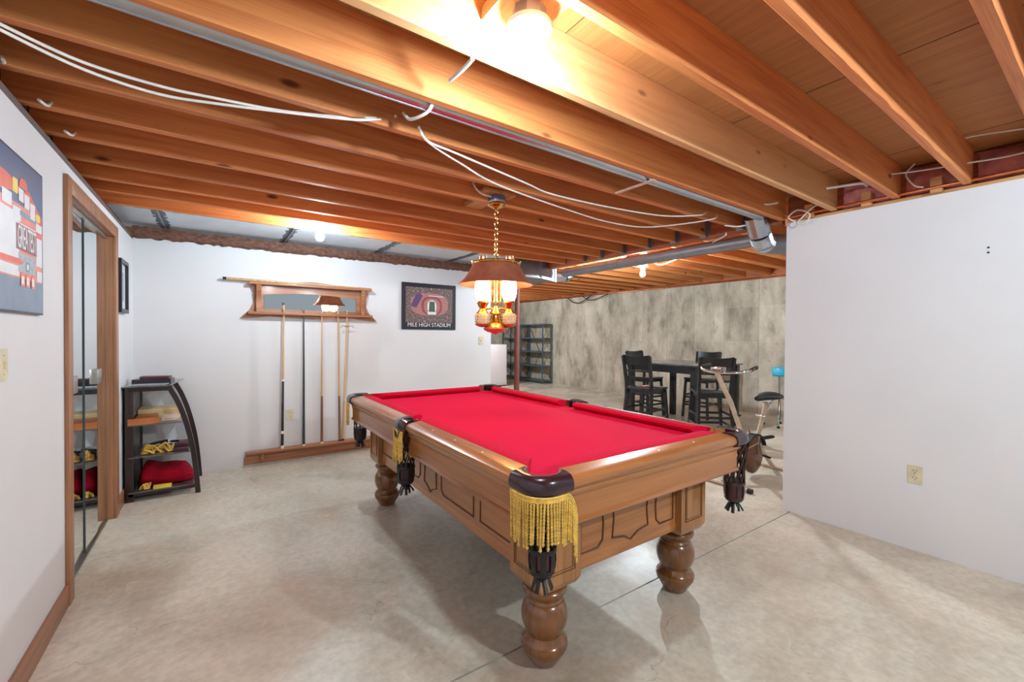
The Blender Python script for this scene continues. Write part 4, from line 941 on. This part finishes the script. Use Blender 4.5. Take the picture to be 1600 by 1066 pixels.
p2 = thing('small_picture', 'small black framed picture on the left wall near the corner', 'picture', (XL, 4.72, 1.80))
mb = MB(); w2, h2 = .17, .215
for q in (rect(-w2, -w2+.03, -h2, h2), rect(w2-.03, w2, -h2, h2), rect(-w2+.03, w2-.03, -h2, -h2+.03), rect(-w2+.03, w2-.03, h2-.03, h2)): mb.prism(q, lpn, 0, .03)
mb.build('frame', M['frame'], p2)
mb = MB(); mb.prism(rect(-w2+.03, w2-.03, -h2+.03, h2-.03), lpn, .005, .009); mb.prism(rect(-.08, .08, -.12, .12), lpn, .009, .0095, 1); mb.build('print', [M['paper'], M['greyp']], p2)

# ================================================================== SWITCHES AND OUTLETS
def plate(name, label, cat, loc, fn, kind):
    t = thing(name, label, cat, loc)
    mb = MB(); mb.prism([(-.037, -.06), (.037, -.06), (.037, .06), (-.037, .06)], fn, 0, .006); o = mb.build('cover_plate', M['almond'], t)
    if kind == 'outlet':
        for z in (-.024, .024):
            mb = MB(); mb.prism(ell(0, z, .018, .017, pw=3), fn, .006, .009, 0)
            for u in (-.008, .008): mb.prism(rect(u-.0018, u+.0018, z+.000, z+.010), fn, .009, .0094, 1)
            mb.prism(ell(0, z-.009, .003, .003, pw=2, n=10), fn, .009, .0094, 1); mb.build('socket', [M['almond'], M['slot']], t)
        mb = MB(); mb.prism(ell(0, 0, .003, .003, pw=2, n=10), fn, .006, .0085); mb.build('screw', M['alum'], t)
    else:
        mb = MB(); mb.prism(rect(-.006, .006, -.014, .014), fn, .006, .014); mb.build('toggle', M['almond'], t)
        for z in (-.035, .035):
            mb = MB(); mb.prism(ell(0, z, .003, .003, pw=2, n=10), fn, .006, .0075); mb.build('screw', M['alum'], t)
fb = lambda u, v, d: (u, -d, v)
fl_ = lambda u, v, d: (d, u, v)
frr = lambda u, v, d: (-d, u, v)
plate('light_switch', 'almond light switch on the back wall near its right end', 'light switch', (3.165, YB, 1.345), fb, 'switch')
plate('wall_outlet', 'almond outlet low on the back wall behind the cues', 'outlet', (.685, YB, .52), fb, 'outlet')
plate('wall_outlet', 'almond outlet on the plain right wall', 'outlet', (XR, .81, .51), frr, 'outlet')
plate('light_switch', 'almond light switch on the left wall under the poster', 'light switch', (XL, 2.335, 1.30), fl_, 'switch')

# ================================================================== SHELF STAND IN THE CORNER
st = thing('shelf_stand', 'dark four-tier shelf stand with curved legs in the left corner', 'shelf stand', (0, 0, 0))
mb = MB(); mb.box(-.622, -.565, 4.74, 4.79, 0, .965, bev=.004); mb.box(-.600, -.575, 4.79, 5.25, 0, .965); mb.box(-.622, -.565, 5.25, 5.30, 0, .965, bev=.004); mb.build('side_frame', M['espresso'], st)
for y in (4.73, 5.27):
    mb = MB(); crv = [(-.335, .965), (-.27, .82), (-.215, .64), (-.17, .42), (-.145, .20), (-.130, 0)]
    P = spline([(x, y, z) for x, z in crv], 5); secs = []
    for i, p in enumerate(P):
        t = (P[min(i+1, len(P)-1)]-P[max(i-1, 0)]).normalized(); nn = Vector((-t.z, 0, t.x)).normalized()*.019
        a, b2 = p+nn, p-nn; secs.append([(a.x, y-.016, a.z), (b2.x, y-.016, b2.z), (b2.x, y+.016, b2.z), (a.x, y+.016, a.z)])
    mb.loft(secs, closed=True); mb.build('curved_leg', M['espresso'], st)
for z, xr, front in ((.965, -.28, 4.70), (.640, -.235, 4.71), (.370, -.175, 4.715), (.075, -.145, 4.72)):
    mb = MB()
    if z > .9: mb.prism([(-.64+.005, front), (-.33, front-.0), (xr+.02, 5.32), (-.64+.005, 5.32)], lambda u, v, d: (u, v, d), z, z+.010)
    else: mb.prism([(-.60, front), (xr-.01, front+.01), (xr-.01, 5.28), (-.60, 5.28)], lambda u, v, d: (u, v, d), z, z+.010)
    mb.build('glass_shelf', M['smoke'], st)
mb = MB(); mb.box(-.60, -.34, 4.735, 4.755, .925, .963); mb.build('cross_rail', M['espresso'], st)
mb = MB(); mb.box(-.60, -.155, 4.74, 4.76, .045, .073); mb.build('cross_rail', M['espresso'], st)
def item(name, label, cat, fnb, mats, group=None):
    mb = MB(); fnb(mb); return tag(mb.build(name, mats), label, cat, group)
zt = .975
item('storage_case', 'long dark case lying on the top tier of the shelf stand', 'case', lambda m: m.prism([(-.60, 4.93), (-.33, 4.88), (-.31, 5.02), (-.58, 5.08)], lambda u, v, d: (u, v, d), zt, zt+.038), M['boxdark'])
item('storage_case', 'plum flat case on top of the dark case', 'case', lambda m: m.prism([(-.55, 4.95), (-.345, 4.91), (-.33, 5.01), (-.535, 5.06)], lambda u, v, d: (u, v, d), zt+.0385, zt+.060), M['boxplum'])
def paper(m):
    m.prism([(-.60, 4.76), (-.36, 4.74), (-.34, 4.87), (-.58, 4.90)], lambda u, v, d: (u, v, d), zt+.0005, zt+.004)
item('papers', 'loose grey papers at the front of the top tier', 'papers', paper, M['greyp'])
item('wooden_board', 'orange-brown wooden board on the second tier', 'board', lambda m: m.prism([(-.60, 4.712), (-.46, 4.715), (-.40, 4.75), (-.43, 5.0), (-.56, 5.0), (-.56, 4.738), (-.60, 4.735)], lambda u, v, d: (u, v, d), .6505, .700), M['board1'])
item('wooden_board', 'cream board across the back of the second tier', 'board', lambda m: (m.box(-.57, -.27, 5.02, 5.24, .6505, .735)), M['board2'])
item('storage_box', 'small tan box at the right of the second tier', 'box', lambda m: m.box(-.39, -.27, 4.79, 4.98, .6505, .685, bev=.004), M['strap'])
zq = .3805
random.seed(4)
def tassels(m, cx, cy, z, n, r, h):
    for j in range(n):
        a = random.uniform(0, 2*PI); b2 = a+random.uniform(.8, 2.2); p = Vector((cx+r*math.cos(a)*1.5, cy+r*math.sin(a)*.6, z+.006)); q = Vector((cx+r*math.cos(b2)*1.5, cy+r*math.sin(b2)*.6, z+.006))
        mid = (p+q)/2+Vector((random.uniform(-.02, .02), random.uniform(-.02, .02), random.uniform(.02, h)))
        m.tube(spline([p, mid, q], 4), .0055, 5)
item('gold_tassel', 'loose pile of gold fringe on the third tier', 'fringe', lambda m: tassels(m, -.42, 4.80, zq, 34, .07, .075), M['gold'])
item('tool_tray', 'dark tray at the back right of the third tier', 'tray', lambda m: m.box(-.48, -.20, 4.95, 5.12, zq, zq+.03, bev=.006), M['boxplum'])
def tools(m):
    m.tube([(-.50, 4.98, zq+.045), (-.30, 5.06, zq+.06)], .010, 8, 0); m.tube([(-.46, 5.06, zq+.045), (-.28, 4.98, zq+.05)], .010, 8, 0)
    m.box(-.36, -.30, 5.0, 5.10, zq+.031, zq+.07, 1); m.box(-.50, -.42, 5.02, 5.10, zq+.031, zq+.055, 1)
item('tool_bundle', 'jumble of black and pale tools lying in the dark tray', 'tools', tools, [M['rubber'], M['paper']])
item('leather_strap', 'dark red leather piece at the right of the third tier', 'leather piece', lambda m: m.box(-.30, -.20, 4.76, 4.84, zq, zq+.018, bev=.004), M['boxplum'])
# folded red cloth
mb = MB(); zc = .0855; n = 28; secs = []
for i in range(n+1):
    t = i/n; x = -.56+.395*t; sq = min(1, 8*t, 6*(1-t))**.5; wob = .008*math.sin(9*t)
    ring = []
    for j in range(28):
        a = 2*PI*j/28; ca, sa = math.cos(a), math.sin(a); h = .082*(1+.10*math.sin(5*t+.4)+.05*math.sin(13*t))*sq+.002
        fold = -.022*math.exp(-((sa+.35)/.10)**2)-.012*math.exp(-((sa-.3+.5*t)/.09)**2)
        yy = 4.93+(.155*sq+fold)*abs(ca)**.6*(1 if ca > 0 else -1); zz = zc+h+(h+fold)*abs(sa)**.75*(1 if sa > 0 else -1)
        ring.append((x, yy, zz+wob if sa > -.5 else zz))
    secs.append(ring)
mb.loft(secs, closed=True)
tag(mb.build('folded_cloth', M['redcloth'], ang=70), 'folded red felt cloth on the bottom tier of the shelf stand', 'cloth')
item('chalk_box', 'small yellow box at the front of the bottom tier', 'box', lambda m: m.prism([(-.44, 4.735), (-.32, 4.728), (-.315, 4.755), (-.435, 4.765)], lambda u, v, d: (u, v, d), zc, zc+.03), M['yellow'])
item('gold_tassel', 'gold fringe at the left of the bottom tier', 'fringe', lambda m: tassels(m, -.50, 4.762, zc, 12, .022, .05), M['gold'])

# ================================================================== BAR TABLE AND STOOLS
bx0, bx1, by0, by1, bz = 5.68, 6.98, 3.55, 4.85, 1.00
bt_ = thing('bar_table', 'tall square black bar table with four stools around it', 'table', ((bx0+bx1)/2, (by0+by1)/2, 0))
h = (bx1-bx0)/2
mb = MB(); mb.box(-h, h, -h, h, bz-.022, bz, bev=.006); mb.build('table_top', M['seatw'], bt_)
mb = MB()
for a in (-1, 1): mb.box(-h+.06, h-.06, a*(h-.07)-.012, a*(h-.07)+.012, bz-.13, bz-.022); mb.box(a*(h-.07)-.012, a*(h-.07)+.012, -h+.06, h-.06, bz-.13, bz-.022)
mb.build('apron', M['blackw'], bt_)
for sx in (-1, 1):
    for sy in (-1, 1): mb = MB(); mb.box(sx*(h-.075)-.043, sx*(h-.075)+.043, sy*(h-.075)-.043, sy*(h-.075)+.043, 0, bz-.022, bev=.004); mb.build('leg', M['blackw'], bt_)
def stool():
    t = thing('bar_stool', '', 'stool', (0, 0, 0), 0, 'black bar stools round the tall table')
    w, d, sz, bh = .22, .21, .70, 1.15
    mb = MB(); mb.box(-w, w, -d, d, sz-.03, sz, bev=.008); mb.build('seat', M['seatw'], t)
    mb = MB(); mb.box(-w+.03, w-.03, -d+.03, d-.03, sz-.085, sz-.03); mb.build('seat_frame', M['blackw'], t)
    for sx in (-1, 1):
        mb = MB(); mb.bar((sx*(w-.03), d-.03, sz-.03), (sx*(w+.005), d+.01, 0), .036, .036, up=(0, 1, 0)); mb.build('leg', M['blackw'], t)
        mb = MB(); P = [(sx*(w+.005), -d-.045, 0), (sx*(w-.02), -d+.02, sz-.12), (sx*(w-.02), -d+.015, sz+.05), (sx*(w-.01), -d-.06, bh)]
        for a, b2 in zip(P, P[1:]): mb.bar(a, b2, .036, .040, up=(0, 1, 0))
        mb.build('leg', M['blackw'], t)
    def crail(z0, z1, nm, mat='blackw'):
        mb = MB(); secs = []
        for j in range(13):
            u = -1+j/6; x = u*(w-.012); cy = -.03*(1-u*u); zt_ = z1+(.018*(u*u) if nm == 'top_rail' else 0)
            y0 = -d+.015-.075*((z0-.75)/.40)+cy; y1 = -d+.015-.075*((z1-.75)/.40)+cy
            secs.append([(x, y0-.010, z0), (x, y0+.010, z0), (x, y1+.010, zt_), (x, y1-.010, zt_)])
        mb.loft(secs, closed=True); mb.build(nm, M[mat], t)
    crail(1.02, 1.145, 'top_rail'); crail(.925, .950, 'back_slat'); crail(.83, .855, 'back_slat')
    for z, ya, yb in ((.22, 1, 1), (.36, 1, 1)):
        for sx in (-1, 1): mb = MB(); mb.bar((sx*(w-.01), -d-.0, z+.03), (sx*(w-.005), d, z+.03), .022, .03); mb.build('stretcher', M['blackw'], t)
        mb = MB(); mb.bar((-w, d-.005, z), (w, d-.005, z), .022, .03); mb.build('stretcher', M['blackw'], t)
        mb = MB(); mb.bar((-w, -d-.0, z), (w, -d-.0, z), .022, .03); mb.build('stretcher', M['blackw'], t)
    return t
s0 = stool()
# stool faces +y locally
s0.location = Vector((5.12, 3.98, 0))*S; s0.rotation_euler = (0, 0, R(-84)); s0['label'] = 'black bar stool at the left side of the tall table, slatted back fully seen'
dup(s0, (5.53, 3.25, 0), R(-42), 'black bar stool at the near right side of the tall table, behind the exercise bike')
dup(s0, (6.42, 5.0, 0), R(180), 'black bar stool behind the left end of the tall table, mostly hidden')
dup(s0, (7.12, 4.35, 0), R(95), 'black bar stool behind the right end of the tall table, mostly hidden')
item('paper_scrap', 'small pinkish paper lying on the left bar stool seat', 'paper', lambda m: m.prism([(5.10, 3.98), (5.19, 4.01), (5.17, 4.08), (5.09, 4.05)], lambda u, v, d: (u, v, d), .7005, .705), M['coral'])

# ================================================================== EXERCISE BIKE
bk = thing('exercise_bike', 'tan exercise bike with black saddle standing beyond the right table corner', 'exercise bike', (0, 2.2, 0))
def T(name, pts, r, m, n=10, flat=1.0, par=None):
    mb = MB(); mb.tube(pts, r, n, flat=flat); return mb.build(name, M[m], par or bk)
T('front_post', [(3.86, 0, 1.08), (3.99, 0, .92), (4.10, 0, .80), (4.42, 0, .30)], .022, 'tan')
T('front_foot', [(3.99, .24, .022), (3.99, -.24, .022)], .018, 'tan'); T('rear_foot', [(4.98, .24, .022), (4.95, -.22, .022)], .018, 'tan')
for x, y in ((3.99, .25), (3.99, -.25), (4.98, .25), (4.95, -.23)): T('foot_cap', [(x, y-.02, .022), (x, y+.02, .022)], .024, 'rubber')
T('main_frame', [(3.99, 0, .04), (4.42, 0, .30), (4.62, 0, .33), (4.97, 0, .03)], .022, 'tan')
T('seat_post', [(4.82, 0, .73), (4.62, 0, .33)], .022, 'tan')
T('seat_clamp', [(4.70, -.04, .60), (4.70, .04, .60)], .012, 'chrome')
mb = MB(); secs = []
for i in range(11):
    t = i/10; x = 4.60+.38*t; wd = .034+.088*min(1, max(0, (t-.25)/.5))**1.2; hz = .028+.014*t
    if t in (0, 1): wd *= .6; hz *= .6
    secs.append([(x, wd*math.cos(a), .785+.01*t+hz*math.sin(a)) for a in [2*PI*j/14 for j in range(14)]])
mb.loft(secs, closed=True); mb.build('saddle', M['rubber'], bk)
T('saddle_spring', [(4.80, .05, .77), (4.86, .05, .72), (4.82, 0, .71), (4.86, -.05, .72), (4.80, -.05, .77)], .006, 'chrome', 6)
T('handlebar', spline([(4.08, .23, 1.13), (4.0, .24, 1.122), (3.92, .17, 1.10), (3.88, 0, 1.09), (3.92, -.17, 1.10), (4.0, -.24, 1.122), (4.08, -.23, 1.13)], 6), .013, 'chrome')
for s_ in (-1, 1): T('grip', [(4.00, s_*.24, 1.122), (4.13, s_*.225, 1.14)], .018, 'rubber')
mb = MB(); mb.box(3.83, 3.93, -.05, .05, 1.10, 1.14, bev=.008); mb.build('console', M['chrome'], bk)
mb = MB(); mb.lathe([(0, -.02), (.17, -.02), (.19, -.012), (.19, .012), (.17, .02), (0, .02)], (4.55, 0, .215), 32, 0, 'Y'); mb.build('flywheel', M['rustdisc'], bk)
mb = MB(); secs = []
for j in range(13):
    a = R(20+150*j/12); secs.append([(4.56+r_*math.cos(a), y, .215+r_*math.sin(a)) for r_, y in ((.200, -.035), (.214, -.035), (.214, .035), (.200, .035))])
mb.loft(secs, closed=True); mb.bar((4.72, 0, .36), (4.98, 0, .345), .05, .03, bev=.01); mb.build('wheel_guard', M['rubber'], bk)
T('crank', [(4.60, -.045, .34), (4.66, -.045, .20)], .010, 'chrome'); T('pedal', [(4.66, -.05, .20), (4.66, -.12, .19)], .02, 'rubber', 8, .5)
T('crank', [(4.60, .045, .34), (4.54, .045, .47)], .010, 'chrome')
T('tension_knob', [(4.20, -.05, .66), (4.20, .05, .66)], .010, 'rubber')

# ================================================================== FAR CORNER THINGS
su = thing('chrome_stand', 'chrome stand with a round aqua top, cut off by the right wall edge', 'stand', (7.45, 3.20, 0))
mb = MB(); mb.lathe([(0, .80), (.09, .80), (.11, .82), (.115, .87), (.10, .93), (.06, .95), (0, .955)], n=24); mb.build('round_top', M['aqua'], su)
T('pole', [(0, 0, .80), (0, 0, .42)], .018, 'chrome', 10, 1, su)
for k in range(4):
    a = R(20+90*k); mb = MB(); mb.tube(spline([(0, 0, .46), (.10*math.cos(a), .10*math.sin(a), .40), (.20*math.cos(a), .20*math.sin(a), .20), (.22*math.cos(a), .22*math.sin(a), .02)], 5), .014, 8); l_ = mb.build('leg', M['chrome'], su)
    mb = MB(); mb.lathe([(.02, 0), (.022, .03), (0, .035)], (.22*math.cos(a), .22*math.sin(a), 0), 10); mb.build('rubber_foot', M['rubber'], l_)
def shelving(y0, y1, label):
    t = thing('shelving_unit', label, 'shelving', (8.08, (y0+y1)/2, 0), 0, 'steel shelving units'); hy = (y1-y0)/2; dx = .16
    for sx in (-1, 1):
        for sy in (-1, 1):
            mb = MB(); mb.box(sx*dx-.004, sx*dx+.004, sy*hy-.02, sy*hy+.02, 0, 1.78); mb.box(sx*dx-.02, sx*dx+.02, sy*hy-.004, sy*hy+.004, 0, 1.78); mb.build('upright', M['ironblue'], t)
    for z in (.06, .50, .92, 1.33, 1.745):
        mb = MB(); mb.box(-dx+.006, dx-.006, -hy+.006, hy-.006, z, z+.035); mb.build('shelf', M['ironblue'], t)
    for sy in (-1, 1):
        for za, zb_ in ((.1, .5), (.55, .92), (.95, 1.33), (1.36, 1.74)):
            mb = MB(); mb.bar((-dx, sy*(hy+.005), za), (dx, sy*(hy+.005), zb_), .02, .004); mb.bar((dx, sy*(hy+.012), za), (-dx, sy*(hy+.012), zb_), .02, .004); mb.build('side_brace', M['braceb'], t)
    mb = MB(); mb.bar((dx+.01, -hy, .1), (dx+.01, hy, 1.7), .004, .025); mb.bar((dx+.015, hy, .1), (dx+.015, -hy, 1.7), .004, .025); mb.build('back_brace', M['braceb'], t)
    return t
shelving(9.86, 10.94, 'empty blue-grey steel shelving unit against the far concrete wall, right one')
shelving(11.02, 11.98, 'empty blue-grey steel shelving unit tucked in the far corner behind the steel post')
fz_ = thing('refrigerator', 'low white appliance just past the right end of the back wall', 'appliance', (6.42, 10.4, 0))
mb = MB(); mb.box(-.5, .36, -.35, .35, .03, 1.17, bev=.012); mb.build('body', M['fridge'], fz_)
mb = MB(); mb.box(-.5, .31, -.39, -.355, .10, 1.16, bev=.008); mb.build('door', M['fridge'], fz_)
mb = MB(); mb.box(-.48, .34, -.33, .33, 0, .03); mb.build('plinth', M['rubber'], fz_)
